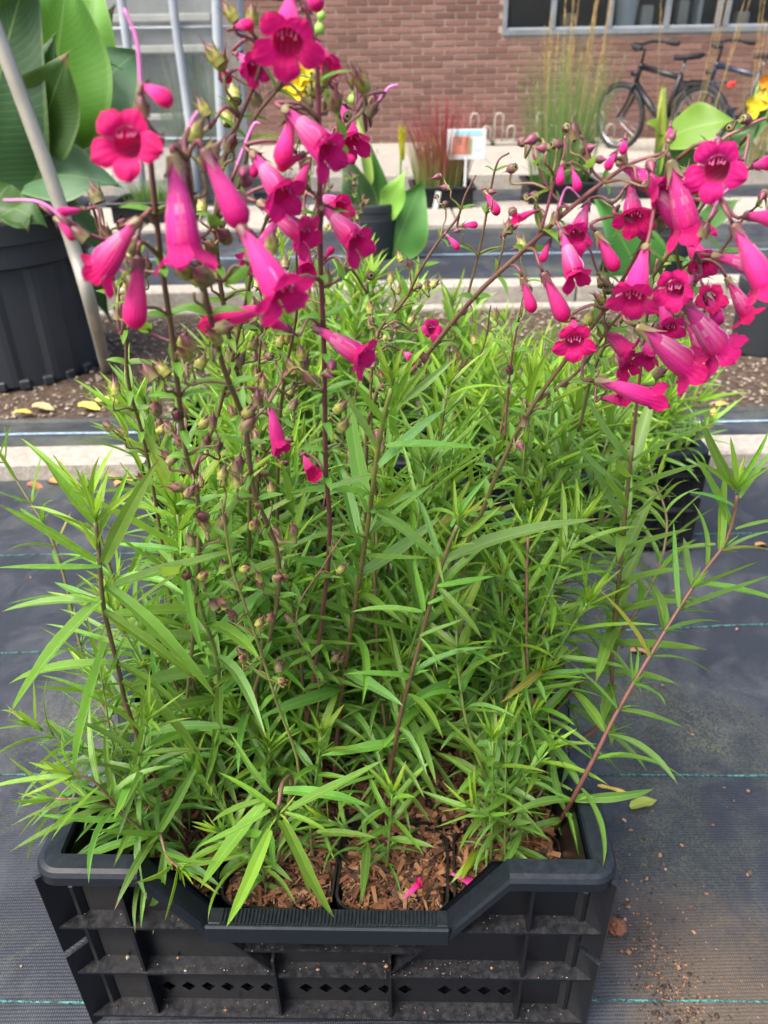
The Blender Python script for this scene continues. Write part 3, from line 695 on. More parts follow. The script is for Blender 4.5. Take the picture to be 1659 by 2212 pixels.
# ================================================================== CRATES
def crate(M, label, detail=True, W=.62, D=.41, Hc=.308):
    """local frame: x along the front, y away from the viewer, z up; origin at the middle of the front foot"""
    r = empty('plant_crate', M=M); tag(r, label, 'crate', None if detail else 'crates behind the front crate')
    def P(b, nm, par=None, sm=False): return b.build(nm, MAT['crate_rim' if nm in ('rim', 'grip', 'grip_tooth') else 'crate'], par or r, M, smooth=sm)
    hw, GR_, SK = W/2, .213, .026        # grip height, how far the skin sits behind the rim
    # rim loop with dips in the middle of every side
    def side(L, flat, slope):
        h = L/2; return [(-h, Hc), (-h+flat, Hc), (-h+flat+slope, GR_), (h-flat-slope, GR_), (h-flat, Hc), (h, Hc)]
    path = []
    fr = side(W, .115, .062); sd_ = side(D, .115, .055)
    rc = .028
    def corner(cx, cy, a0):
        return [(cx + rc*math.cos(a), cy + rc*math.sin(a), Hc) for a in [a0 + math.pi/2*k/10 for k in range(11)]]
    path += [(x, 0, z) for x, z in fr[1:-1]] + corner(hw-rc, rc, -math.pi/2)
    path += [(hw, D/2+x, z) for x, z in sd_[1:-1]] + corner(hw-rc, D-rc, 0)
    path += [(-x, D, z) for x, z in fr[1:-1]] + corner(-hw+rc, D-rc, math.pi/2)
    path += [(-hw, D/2-x, z) for x, z in sd_[1:-1]] + corner(-hw+rc, rc, math.pi)
    prof = [(-.027, -.030), (-.027, -.003), (-.025, 0), (-.008, 0), (-.003, -.0015), (0, -.006), (.001, -.017), (-.003, -.017)]
    n = len(path); rows = []
    for i in range(n):
        p = Vector(path[i]); t = Vector(path[(i+1) % n]) - Vector(path[i-1]); t.z = 0; t.normalize(); o = Vector((t.y, -t.x, 0))
        rows.append([p + o*a + Vector((0, 0, c)) for a, c in prof])
    rows.append(rows[0]); b = MB(); b.grid(rows); P(b, 'rim', None, False)
    # skins: polygon strips following the dips
    def skin(pts, nm, org, ux, inn):
        # pts outline of rim (u,z); two leaves, outer and inner
        b = MB(); T = .004
        def Q(u, z, k): return org + ux*u + inn*k + Vector((0, 0, z))
        for k in (0, T):
            rows = [[Q(u, z-.012, k) for u, z in pts], [Q(u, min(z-.012, .112), k) for u, z in pts]]
            b.grid(rows)
        return b, Q
    cfg = [('front_panel', fr, Vector((0, SK, 0)), Vector((1, 0, 0)), Vector((0, 1, 0)), hw), ('back_panel', fr, Vector((0, D-SK, 0)), Vector((1, 0, 0)), Vector((0, -1, 0)), hw),
           ('side_panel', sd_, Vector((hw-SK, D/2, 0)), Vector((0, 1, 0)), Vector((-1, 0, 0)), D/2), ('side_panel', sd_, Vector((-hw+SK, D/2, 0)), Vector((0, 1, 0)), Vector((1, 0, 0)), D/2)]
    for nm, pr, org, ux, inn, hl in cfg:
        k = (hl - SK + .002) / hl
        b, Q = skin([(u*k, z) for u, z in pr], nm, org, ux, inn)
        # lower band with a row of diamond openings
        z0, z1, zb = .035, .112, 0.0; cs = .0245; nc = int((2*hl - .16)/cs); s0 = -nc*cs/2
        for kk in (0, .004):
            zm0, zm1 = .034, .034 + cs
            def quad(u0, u1, a, c):
                i = len(b.v)
                for u, z in ((u0, a), (u1, a), (u1, c), (u0, c)): b.vert(Q(u, z, kk))
                b.f.append((i, i+1, i+2, i+3))
            quad(-hl+SK, hl-SK, zm1, z1); quad(-hl+SK, hl-SK, 0.0, zm0); quad(-hl+SK, s0, zm0, zm1); quad(s0+nc*cs, hl-SK, zm0, zm1)
            for c in range(nc):
                u0 = s0 + c*cs; um = u0 + cs/2; zc = (zm0+zm1)/2; q = cs*.36; i = len(b.v)
                if c % 7 == 6: quad(u0, u0+cs, zm0, zm1); continue
                for u, z in ((u0, zm0), (u0+cs, zm0), (u0+cs, zm1), (u0, zm1), (um, zc-q*1.12), (um+q, zc), (um, zc+q*1.12), (um-q, zc)): b.vert(Q(u, z, kk))
                b.f += [(i, i+1, i+4), (i+1, i+5, i+4), (i+1, i+2, i+5), (i+2, i+6, i+5), (i+2, i+3, i+6), (i+3, i+7, i+6), (i+3, i, i+7), (i, i+4, i+7)]
        P(b, nm)
    b = MB(); b.box((0, D/2, .012), (W-.056, D-.056, .008)); P(b, 'floor')
    # corner posts
    for sx in (-1, 1):
        for sy in (0, 1):
            b = MB(); y = .027 if sy == 0 else D-.027
            b.box((sx*(hw-.027), y, Hc/2-.02), (.016, .016, Hc-.05), None, .006); P(b, 'corner_post')
            b = MB(); A = Vector((sx*(hw-.027), y, 0)); O = Vector((sx*(hw-.003), .003 if sy == 0 else D-.003, 0)); nn = (O-A).normalized().cross(Vector((0, 0, 1)))*.002
            zt, zn = Hc-.012, .155
            for a_, c_ in ((0.0, zn-.006), (zn+.006, zt)):
                k0 = len(b.v)
                for sg in (-1, 1):
                    for pp, zz in ((A, a_), (O, a_), (O, c_), (A, c_)): b.vert(pp + nn*sg + Vector((0, 0, zz)))
                b.f += [tuple(k0+q for q in f) for f in ((0,1,2,3),(7,6,5,4),(0,4,5,1),(1,5,6,2),(2,6,7,3),(3,7,4,0))]
            P(b, 'corner_rib')
    def ledge(u0, u1, z, front=True, dep=.021, th=.0035, ta=0, tb=0, axis='f'):
        b = MB(); S = SK
        for zz in (z, z-th):
            pass
        def V(u, y, zz):
            if axis == 'f': return (u, y, zz)
            if axis == 'b': return (u, D-y, zz)
            if axis == 'l': return (-hw+y, D/2+u, zz)
            return (hw-y, D/2+u, zz)
        P4 = [(u0+ta, S), (u1-tb, S), (u1, S-dep), (u0, S-dep)]
        i = len(b.v)
        for zz in (z, z-th):
            for u, y in P4: b.vert(V(u, y, zz))
        b.f += [(0, 1, 2, 3), (7, 6, 5, 4), (0, 4, 5, 1), (1, 5, 6, 2), (2, 6, 7, 3), (3, 7, 4, 0)]
        P(b, 'ledge')
    def rib(u, za, zb, axis='f', dep=.0195, u2=None, th=.0035):
        b = MB(); u2 = u if u2 is None else u2; S = SK
        def V(uu, y, zz):
            if axis == 'f': return (uu, y, zz)
            if axis == 'b': return (uu, D-y, zz)
            if axis == 'l': return (-hw+y, D/2+uu, zz)
            return (hw-y, D/2+uu, zz)
        for s in (-th/2, th/2):
            for uu, zz in ((u, za), (u2, zb)):
                for y in (S, S-dep): b.vert(V(uu+s, y, zz))
        b.f += [(0, 1, 3, 2), (4, 6, 7, 5), (0, 4, 5, 1), (2, 3, 7, 6), (0, 2, 6, 4), (1, 5, 7, 3)]
        P(b, 'rib')
    for ax, hl in (('f', hw), ('l', D/2), ('r', D/2)) if detail else (('f', hw), ('r', D/2)):
        e = hl - .005
        fl, sl = (.115, .062) if hl == hw else (.115, .055)
        gi = hl - fl - sl                       # where the grip ends
        di = .068 if hl == hw else .03         # inner rib
        for s in (-1, 1):
            a, c = (-e, -gi+.008) if s < 0 else (gi-.008, e)
            ledge(a, c, .205, ta=.021 if s < 0 else 0, tb=0 if s < 0 else .021, axis=ax)
            a, c = (-e, -di) if s < 0 else (di, e)
            ledge(a, c, .113, ta=.021 if s < 0 else 0, tb=0 if s < 0 else .021, axis=ax)
            rib(s*(hl-.088), .284, .2055, ax); rib(s*(hl-.088), .2010, .1135, ax); rib(s*(hl-.088), .109, .0185, ax)
            rib(s*(gi-.006), .196, .118, ax, u2=s*(di+.002)); rib(s*di, .140, .1095, ax, dep=.020); rib(s*di, .1085, .0185, ax)
        ledge(-e, e, .018, ta=.021, tb=.021, axis=ax, dep=.0215)
        ledge(-gi+.032, gi-.032, .160, axis=ax, dep=.019); ledge(-di+.004, di-.004, .104, axis=ax, dep=.018)
        # grip bar with fine teeth
        if ax == 'f':
            b = MB(); b.box((0, -.0005, GR_-.006), (2*gi+.004, .006, .030), None, .002); gp = P(b, 'grip')
            if detail:
                for k in range(57):
                    b = MB(); b.box((-gi+.014 + k*(2*gi-.028)/56, .014, GR_+.0008), (.0022, .019, .0030)); P(b, 'grip_tooth', gp)
    return r
CM = Matrix.Translation((-.071, .493, 0.004)) @ Matrix.Rotation(rad(-1.8), 4, 'Z')
crate(CM, 'black plastic crate with a ribbed front grip holding the potted penstemons')
CM2 = Matrix.Translation((.42, 1.52, 0.004)) @ Matrix.Rotation(rad(1.0), 4, 'Z')
crate(CM2, 'black plastic crate behind the right side of the front crate', False, Hc=.27)
CM3 = Matrix.Translation((-.22, 1.50, 0.004)) @ Matrix.Rotation(rad(.6), 4, 'Z')
crate(CM3, 'black plastic crate hidden in leaves behind the left side of the front crate', False, Hc=.27)

# ================================================================== POTS
ROWS = ['front row', 'middle row', 'back row']; COLS = ['leftmost', 'second from left', 'third from left', 'rightmost']
PX = [-.205, -.066, .072, .210]; PY = [.098, .217, .330]
PT = .190
potmesh = None
def potrows(wt, wb, h):
    n = 7
    def ring(wd, z, rc):
        P = []
        for cx, cy, a0 in ((1, -1, -90), (1, 1, 0), (-1, 1, 90), (-1, -1, 180)):
            for k in range(n):
                a = rad(a0 + 90*k/(n-1)); P.append((cx*(wd-rc) + rc*math.cos(a), cy*(wd-rc) + rc*math.sin(a), z))
        return P
    return [ring(wb, 0, .02), ring(wt-.002, h-.012, .024), ring(wt+.002, h-.0115, .026), ring(wt+.002, h, .026), ring(wt-.001, h, .025), ring(wt-.003, h-.02, .024), ring(wt-.004, h-.03, .024)]
def make_pots(M, xs, ys, top, labelf, group, mulch, dens):
    R = potrows(.0655, .050, top - .018); pots = {}
    b = MB(); b.grid(R, close=True); me = b.mesh('pot', False, True)
    R2 = potrows(.061, .061, 0); b = MB(); k = b.grid([R2[0]]); b.f.append(tuple(range(len(R2[0])))); ms = b.mesh('soil', False, True)
    for j, y in enumerate(ys):
        for i, x in enumerate(xs):
            dz = U(-.006, .004); ro = U(-.07, .07); q = M @ Matrix.Translation((x + U(-.004, .004), y + U(-.003, .003), .017 + dz)) @ Matrix.Rotation(ro, 4, 'Z') @ Matrix.Diagonal((1, .86, 1, 1))
            r = empty('plant_pot', M=q); tag(r, labelf(j, i), 'pot', group)
            obj('pot_wall', me, MAT['pot'], r, q); obj('soil', ms, MAT['soil'], r, q @ Matrix.Translation((0, 0, top - .036)))
            pots[(j, i)] = q @ Vector((0, 0, top - .026))
            # bark chips
            nn = int(dens[j])
            for _ in range(nn):
                big = rnd() < .10
                L = U(.011, .026) if big else U(.004, .013); wd = U(.003, .007) if big else U(.0008, .0025); th = U(.001, .0025) if big else U(.0006, .0012)
                u, v = U(-.058, .058), U(-.058, .058); lay = rnd()
                c = q @ Vector((u, v, top - .034 + lay*.011 + (.004 if big else 0) + .004*noise.noise(Vector((u*40, v*40, j*7+i)))))
                A = Matrix.Rotation(U(0, 6.28), 3, 'Z') @ Matrix.Rotation(U(-.45, .45), 3, 'Y') @ Matrix.Rotation(U(-.6, .6), 3, 'X')
                s = random.choice(((.17,.074,.036), (.23,.115,.058), (.13,.052,.027), (.28,.17,.095), (.08,.040,.024), (.19,.082,.040), (.035,.022,.016), (.24,.125,.062), (.05,.030,.020))); kk = U(.7, 1.15); s = tuple(x*kk for x in s)
                k = len(mulch.v); tp = U(.4, 1)
                for sx, sy, sz in ((-1,-1,-1),(-1,1,-1),(1,-1,-1),(1,1,-1),(-1,-1,1),(-1,1,1),(1,-1,1),(1,1,1)):
                    mulch.vert(c + A @ Vector((sx*L/2, sy*wd/2*(tp if sx > 0 else 1), sz*th/2)), (0, 0, 0), s)
                mulch.f += [(k, k+2, k+3, k+1), (k+4, k+5, k+7, k+6), (k, k+1, k+5, k+4), (k+2, k+6, k+7, k+3), (k, k+4, k+6, k+2), (k+1, k+3, k+7, k+5)]
    return pots
mulch = MB()
POT1 = make_pots(CM, PX, PY, PT, lambda j, i: f'black square plant pot, {COLS[i]} in the {ROWS[j]} of the front crate', 'pots in the front crate', mulch, (1500, 900, 500))
tag(mulch.build('bark_mulch', MAT['chip'], None, recalc=False), 'reddish brown bark chips covering the pots in the front crate', 'mulch', kind='stuff')
mulch2 = MB()
POT2 = make_pots(CM2, [-.2, -.066, .07, .205], [.10, .26], .17, lambda j, i: f'black pot {COLS[i]} in the {["near row", "far row"][j]} of the right rear crate', 'pots in the crate behind on the right', mulch2, (80, 80))
POT3 = make_pots(CM3, [-.2, -.066, .07, .205], [.10, .26], .17, lambda j, i: f'black pot {COLS[i]} in the {["near row", "far row"][j]} of the left rear crate', 'pots in the crate behind on the left', mulch2, (80, 80))
tag(mulch2.build('bark_mulch', MAT['chip'], None, recalc=False), 'bark chips on the pots in the crates behind', 'mulch', kind='stuff')

# ================================================================== LARGE POTS AND CANNAS
def bigpot(base, r0, r1, h, label, ribs=True):
    p = empty('large_pot', base); tag(p, label, 'pot'); n = 96; rows = []
    prof = [(r0*.98, 0), (r0, .01), (r1*.90 if ribs else r1*.97, h*.72), (r1*.965, h*.74), (r1*.975, h*.86), (r1, h*.87), (r1*1.01, h-.01), (r1, h), (r1-.02, h), (r1-.03, h*.88), (r1-.04, h*.80)]
    for q, (r, z) in enumerate(prof):
        row = []
        for k in range(n):
            a = 2*math.pi*k/n; rr = r
            if ribs and 1 <= q <= 2: rr += .006*math.tanh(4*math.cos(9*a))
            row.append((base[0] + rr*math.cos(a), base[1] + rr*math.sin(a), base[2] + z))
        rows.append(row)
    b = MB(); b.grid(rows, close=True); b.build('pot_wall', MAT['bigpot'], p, I4, smooth=False)
    b = MB(); k = b.grid([[(base[0] + (r1-.035)*math.cos(2*math.pi*q/32), base[1] + (r1-.035)*math.sin(2*math.pi*q/32), base[2]+h*.83) for q in range(32)]]); b.f.append(tuple(range(32))); b.build('soil', MAT['soil'], p, I4)
    if ribs:
        for k in range(12):
            a = -math.pi/2 + (k-5.5)*.26; b = MB(); Mx = Matrix.Translation((base[0] + r0*math.cos(a), base[1] + r0*math.sin(a), base[2]+.016)) @ Matrix.Rotation(a, 4, 'Z')
            b.box((0, 0, 0), (.03, .035, .032), Mx, .004); b.build('foot_lug', MAT['bigpot'], p, I4)
    return p
pbase = atz(-10, 838, .035); PB = Vector((pbase.x-.0, pbase.y + .27, .035))
bigpot(PB, .30, .345, .56, 'large ribbed black pot at the left edge holding the canna')
pr = atz(1668, 775, .035); PR = Vector((pr.x, pr.y + .11, .035))
bigpot(PR, .105, .125, .27, 'small dark grey pot on the soil bed at the right edge', False)

def broadleaf(nseg=14, wr=.36, droop=.5, fold=.25, wav=.03, seed=0, tipw=1.6):
    """unit broad leaf along +x, normal +z"""
    b = MB(); rows = []; att = []; x = z = 0.0; th = 0.0
    for i in range(nseg+1):
        t = i/nseg; wd = wr*.5*(math.sin(math.pi*min(1, t**.8*.97+.03))**.75)*(1 if t < .55 else (1-((t-.55)/.45)**tipw*.55))
        if t == 1: wd = .002
        r = []; a = []
        for s in (-1, -.66, -.33, 0, .33, .66, 1):
            wv = wav*math.sin(9*t + s*1.5 + seed)*abs(s)
            r.append((x, s*wd*math.cos(fold), z + abs(s)*wd*math.sin(fold) + wv)); a.append((t, s, 0))
        rows.append(r); att.append(a)
        th = -droop*t; x += math.cos(th)/nseg; z += math.sin(th)/nseg
    b.grid(rows, att); me = b.mesh('leaf', True, False); tip = Vector(rows[-1][3]); return me, tip
def leaf_to(root, me_tip, p0, p1, up, color, mat='leaf', name='leaf', wscale=1.0):
    me, tip = me_tip; p0, p1 = Vector(p0), Vector(p1); ch = p1 - p0; s = ch.length / tip.length
    A = frame(tip, Vector((0, 0, 1)), Vector((0, 0, 0))); B = frame(ch, up, Vector((0, 0, 0)))
    M = Matrix.Translation(p0) @ (B.to_3x3() @ A.to_3x3().transposed()).to_4x4() @ Matrix.Diagonal((s, s*wscale, s, 1))
    return obj(name, me, MAT[mat], root, M, color)
BLV = [broadleaf(16, w_, d_, f_, .05, q) for q, (w_, d_, f_) in enumerate(((.40, .5, .3), (.46, .9, .2), (.34, .25, .45), (.42, 1.3, .25), (.52, .4, .2)))]
CAMP = Vector((0, 0, CAM_H))
def canna(name, base, label, leaves, stems, cat='plant', wk=1.0):
    r = empty(name, base); tag(r, label, cat)
    for P, rd in stems:
        b = MB(); P = spline(P, 10); b.tube(P, [rd*(1-.5*i/10) for i in range(11)], 8, [(.13,.26,.06)]*11); b.build('stem', MAT['stem'], r, I4, smooth=True)
    for (x0, y0, Y0, x1, y1, Y1, v, c, ws, face) in leaves:
        p0, p1 = at(x0, y0, Y0), at(x1, y1, Y1); up = (CAMP - p0).normalized()*face + Vector((0, 0, .55))
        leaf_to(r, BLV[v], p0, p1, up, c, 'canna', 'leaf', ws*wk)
    return r
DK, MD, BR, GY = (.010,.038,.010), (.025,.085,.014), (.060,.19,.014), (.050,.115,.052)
top = PB + Vector((0, 0, .5))
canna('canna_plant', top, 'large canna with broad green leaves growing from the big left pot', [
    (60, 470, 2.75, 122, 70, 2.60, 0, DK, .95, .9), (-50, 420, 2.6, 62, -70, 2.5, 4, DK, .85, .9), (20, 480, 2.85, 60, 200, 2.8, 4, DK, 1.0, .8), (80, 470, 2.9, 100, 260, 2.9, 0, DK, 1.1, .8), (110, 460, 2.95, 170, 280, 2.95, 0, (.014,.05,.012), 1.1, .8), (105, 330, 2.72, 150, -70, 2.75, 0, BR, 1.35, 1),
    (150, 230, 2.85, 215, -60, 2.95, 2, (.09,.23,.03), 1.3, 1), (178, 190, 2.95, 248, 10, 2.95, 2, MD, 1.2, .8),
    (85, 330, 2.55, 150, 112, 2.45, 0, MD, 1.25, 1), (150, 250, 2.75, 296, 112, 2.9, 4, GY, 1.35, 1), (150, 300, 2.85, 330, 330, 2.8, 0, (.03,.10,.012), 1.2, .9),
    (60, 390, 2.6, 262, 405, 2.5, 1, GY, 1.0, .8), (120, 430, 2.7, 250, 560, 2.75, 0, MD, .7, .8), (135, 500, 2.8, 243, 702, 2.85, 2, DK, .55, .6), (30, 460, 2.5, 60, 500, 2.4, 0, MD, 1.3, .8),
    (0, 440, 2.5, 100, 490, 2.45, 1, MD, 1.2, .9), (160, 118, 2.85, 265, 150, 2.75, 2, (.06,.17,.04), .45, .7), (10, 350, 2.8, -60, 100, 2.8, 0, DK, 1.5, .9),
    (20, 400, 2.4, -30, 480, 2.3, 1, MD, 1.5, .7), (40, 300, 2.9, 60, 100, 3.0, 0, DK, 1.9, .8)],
    [([top + Vector((.05, -.05, -.1)), at(80, 400, 2.7), at(110, 200, 2.75)], .016), ([top + Vector((.15, .02, -.1)), at(150, 330, 2.85), at(180, 120, 2.9)], .014), ([top + Vector((-.05, -.1, -.1)), at(20, 380, 2.6), at(20, 150, 2.55)], .016), ([top + Vector((.1, .1, -.1)), at(140, 420, 2.85), at(238, 60, 3.0)], .012)], wk=1.3)
# canna in the middle distance behind the foliage
mb = Vector((at(800, 520, 4.35).x, 4.35, .075))
mp = bigpot(mb, .13, .16, .28, 'dark pot of the young cannas on the fabric path behind the foliage', False)
canna('canna_plant', mb + Vector((0, 0, .22)), 'young canna with upright leaves and a yellow bud spike behind the foliage', [
    (845, 560, 4.3, 912, 392, 4.3, 4, (.05,.15,.03), .9, 1), (800, 530, 4.35, 745, 330, 4.4, 2, DK, .9, .9), (820, 520, 4.4, 800, 310, 4.45, 2, MD, .7, .9), (840, 530, 4.35, 850, 395, 4.4, 0, DK, .7, .9), (790, 520, 4.3, 720, 420, 4.3, 0, MD, .8, .9), (800, 400, 4.4, 770, 250, 4.4, 2, (.25,.40,.08), .35, .8), (835, 470, 4.3, 880, 370, 4.2, 1, (.16,.34,.05), .7, .9)],
    [([mb + Vector((0, 0, .2)), at(855, 450, 4.3), at(868, 300, 4.3)], .012), ([mb + Vector((.03, .02, .2)), at(800, 380, 4.4), at(770, 190, 4.4)], .009), ([mb + Vector((-.03, .02, .2)), at(720, 330, 4.5), at(655, 190, 4.5), at(695, 20, 4.5)], .008)], wk=1.55)
cr_ = bpy.data.objects['canna_plant.001']
def floret(px, py, Y, s, mt, root, n=5, nm='bloom'):
    c = at(px, py, Y); b = MB()
    for k in range(n):
        d = Vector((math.cos(k*2.4), -.6 + U(-.4, .4), math.sin(k*2.4))).normalized(); e = c + d*s*U(.7, 1.2); sd2 = d.cross(Vector((0, -1, .1))).normalized(); k0 = len(b.v); up2 = d.cross(sd2)
        rows = []
        for i in range(5):
            t = i/4; wd = s*.42*math.sin(math.pi*(t*.85+.1)); rows.append([c.lerp(e, t) + sd2*wd*q + up2*s*.12*math.sin(3*t + q) for q in (-1, 0, 1)])
        b.grid(rows)
    b.build(nm, MAT[mt], root, I4, smooth=True)
for (x, y, s) in ((655, 150, .095), (632, 172, .085), (662, 172, .08), (640, 192, .07)): floret(x, y, 4.5, s, 'yellow', cr_, 6)
b = MB(); 
for k in range(60):
    t = k/60; p = at(868 + U(-5, 5), 350 - 62*t, 4.3); blade(b, p, Vector((U(-.5,.5), -.3, 1)), .05, .012, (.42,.48,.03), (.65,.55,.02), 0, 2)
b.build('bud_spike', MAT['grass'], cr_, I4, recalc=False)
for (x, y, r_) in ((772, 192, .034), (762, 215, .026), (694, 34, .022), (690, 62, .026)):
    b = MB(); c = at(x, y, 4.4); rows = [[(c.x + r_*math.sin(a)*math.cos(q*.7854), c.y + r_*math.sin(a)*math.sin(q*.7854), c.z + r_*math.cos(a)) for q in range(8)] for a in [math.pi*i/6 for i in range(7)]]
    b.grid(rows, None, [(.22,.40,.06)]*7, close=True); b.build('seed_pod', MAT['stem'], cr_, I4, smooth=True)
# canna on the right
rb = Vector((at(1430, 520, 3.95).x, 3.95, .075)); bigpot(rb, .13, .16, .26, 'dark pot of the canna behind the right magenta flowers', False)
canna('canna_plant', rb + Vector((0, 0, .2)), 'canna with a wide yellow green leaf behind the right magenta flowers', [
    (1440, 300, 3.85, 1590, 262, 3.7, 1, (.085,.185,.010), 1.15, .8), (1450, 285, 3.9, 1392, 262, 3.9, 0, (.09,.19,.010), 1.0, .8), (1455, 400, 3.9, 1470, 265, 3.85, 4, (.03,.10,.025), 1.0, 1), (1420, 380, 3.9, 1432, 170, 3.9, 2, (.28,.36,.06), .28, .6), (1400, 640, 3.8, 1290, 430, 3.7, 0, (.035,.12,.02), .95, 1), (1330, 640, 3.8, 1300, 540, 3.7, 4, DK, .9, .9), (1500, 500, 3.9, 1600, 430, 3.8, 0, (.05,.14,.03), 1.0, .9), (1510, 420, 4.0, 1640, 270, 3.9, 0, (.035,.10,.035), .9, 1), (1560, 330, 4.0, 1680, 230, 3.9, 0, MD, .9, .9), (1480, 560, 3.8, 1530, 600, 3.7, 1, (.05,.15,.03), 1, .8)],
    [([rb + Vector((0, 0, .2)), at(1440, 400, 3.9), at(1435, 190, 3.9)], .014), ([rb + Vector((.06, 0, .2)), at(1560, 380, 3.95), at(1645, 170, 3.9)], .012)], wk=1.35)
cr3 = bpy.data.objects['canna_plant.002']
floret(1628, 226, 3.9, .06, 'yellow', cr3); floret(1652, 180, 3.9, .045, 'orange', cr3, 7); floret(1655, 200, 3.9, .05, 'yellow', cr3, 4)
# ================================================================== PENSTEMONS
def lanceleaf(nseg, wr, droop, fold, sway, seed, p=.62):
    b = MB(); rows = []; att = []; x = y = z = 0.0
    for i in range(nseg+1):
        t = i/nseg
        wd = wr*.5*((t+.06)**.55*(1-t)**.85)*1.86 if t < 1 else .0006
        wd *= 1 + .05*math.sin(17*t + seed)
        lift = math.tan(fold)*wd
        rows.append([(x, y-wd, z+lift), (x, y, z), (x, y+wd, z+lift)]); att.append([(t, -1, 0), (t, 0, 0), (t, 1, 0)])
        th = -droop*(t**1.15); ps = sway*math.sin(2.2*t + seed)
        x += math.cos(th)*math.cos(ps)/nseg; z += math.sin(th)/nseg; y += math.sin(ps)*math.cos(th)/nseg
    b.grid([r[:2] for r in rows], [a[:2] for a in att]); b.grid([r[1:] for r in rows], [a[1:] for a in att]); return b.mesh('leaf', True, False), Vector(rows[-1][1])
DROOPS = (-.45, -.1, .2, .5, .8, 1.15, 1.5, 2.0)
LV = {}
for d_ in DROOPS:
    LV[d_] = [lanceleaf(11, w_, d_*U(.9, 1.1), f_, s_, q) for q, (w_, f_, s_) in enumerate(((.162, .38, .15), (.140, .50, -.2), (.172, .28, .1), (.124, .55, .25)))]
def pick(droop):
    k = min(DROOPS, key=lambda q: abs(q - droop)); return random.choice(LV[k])
def mini(b, p, d, up, L, wd, droop, n=4):
    d = d.normalized(); y = up.cross(d); y = y.normalized() if y.length > 1e-4 else d.orthogonal().normalized(); z = d.cross(y)
    rows = []; att = []; q = Vector(p); th = 0
    for i in range(n+1):
        t = i/n; w_ = wd*.5*((t+.08)**.5*(1-t)**.8)*1.8 + .0002
        rows.append([q - y*w_ + z*w_*.4, q.copy(), q + y*w_ + z*w_*.4]); att.append([(t, -1, 0), (t, 0, 0), (t, 1, 0)])
        th = -droop*t; q = q + (d*math.cos(th) + z*math.sin(th))*(L/n)
    b.grid(rows, att)
LEAFC = (.128, .290, .032); YOUNG = (.230, .385, .016); OLDC = (.088, .215, .034); PALE = (.145, .300, .076)
class Plant:
    def __init__(s, base, label, group):
        s.base = Vector(base); s.root = empty('penstemon_plant', base); tag(s.root, label, 'plant', group)
        s.n = 0; s.small = MB(); s.twig = MB(); s.young = MB()
    def leaf(s, p, d, up, L, droop, col, wsc=1.0):
        me, tip = pick(droop)
        M = frame(d, up, p, L) @ Matrix.Rotation(U(-.5, .5), 4, 'X') @ Matrix.Diagonal((1, wsc, 1, 1))
        if s.n < 290:
            s.n += 1; obj('leaf', me, MAT['leaf'], s.root, M, col)
        else:
            mini(s.small, p, d, up, L, L*.16*wsc, droop, 6)
    def leaf_to(s, p0, p1, droop, col, up, wsc=1.0):
        s.n += 1; leaf_to(s.root, pick(droop), p0, p1, up, col, 'leaf', 'leaf', wsc)
    def stem(s, pts, r0, r1, c0, c1):
        n = len(pts); b = MB(); cols = []; rr = []
        for i in range(n):
            t = i/(n-1); cols.append(tuple(c0[k] + (c1[k]-c0[k])*t for k in range(3))); rr.append(r0 + (r1-r0)*t)
        b.tube(pts, rr, 7, cols); b.build('stem', MAT['stem'], s.root, I4, smooth=True, recalc=False)
    def finish(s):
        if s.small.v: tag(s.small.build('small_leaves', MAT['leaf'], s.root, I4, smooth=True, color=(.125, .285, .035), recalc=False), kind='stuff')
        if s.twig.v: tag(s.twig.build('flower_stalks', MAT['stem'], s.root, I4, smooth=True, recalc=False), kind='stuff')
PURP, GREENS, OLIVE, PINK = (.105, .036, .034), (.13, .22, .05), (.13, .12, .045), (.22, .075, .085)
def arc(pts):
    s = [0]
    for i in range(1, len(pts)): s.append(s[-1] + (pts[i]-pts[i-1]).length)
    return s
def on(pts, S, q):
    for i in range(1, len(S)):
        if S[i] >= q or i == len(S)-1:
            t = (q - S[i-1]) / max(1e-6, S[i]-S[i-1]); return pts[i-1].lerp(pts[i], t), (pts[i]-pts[i-1]).normalized()
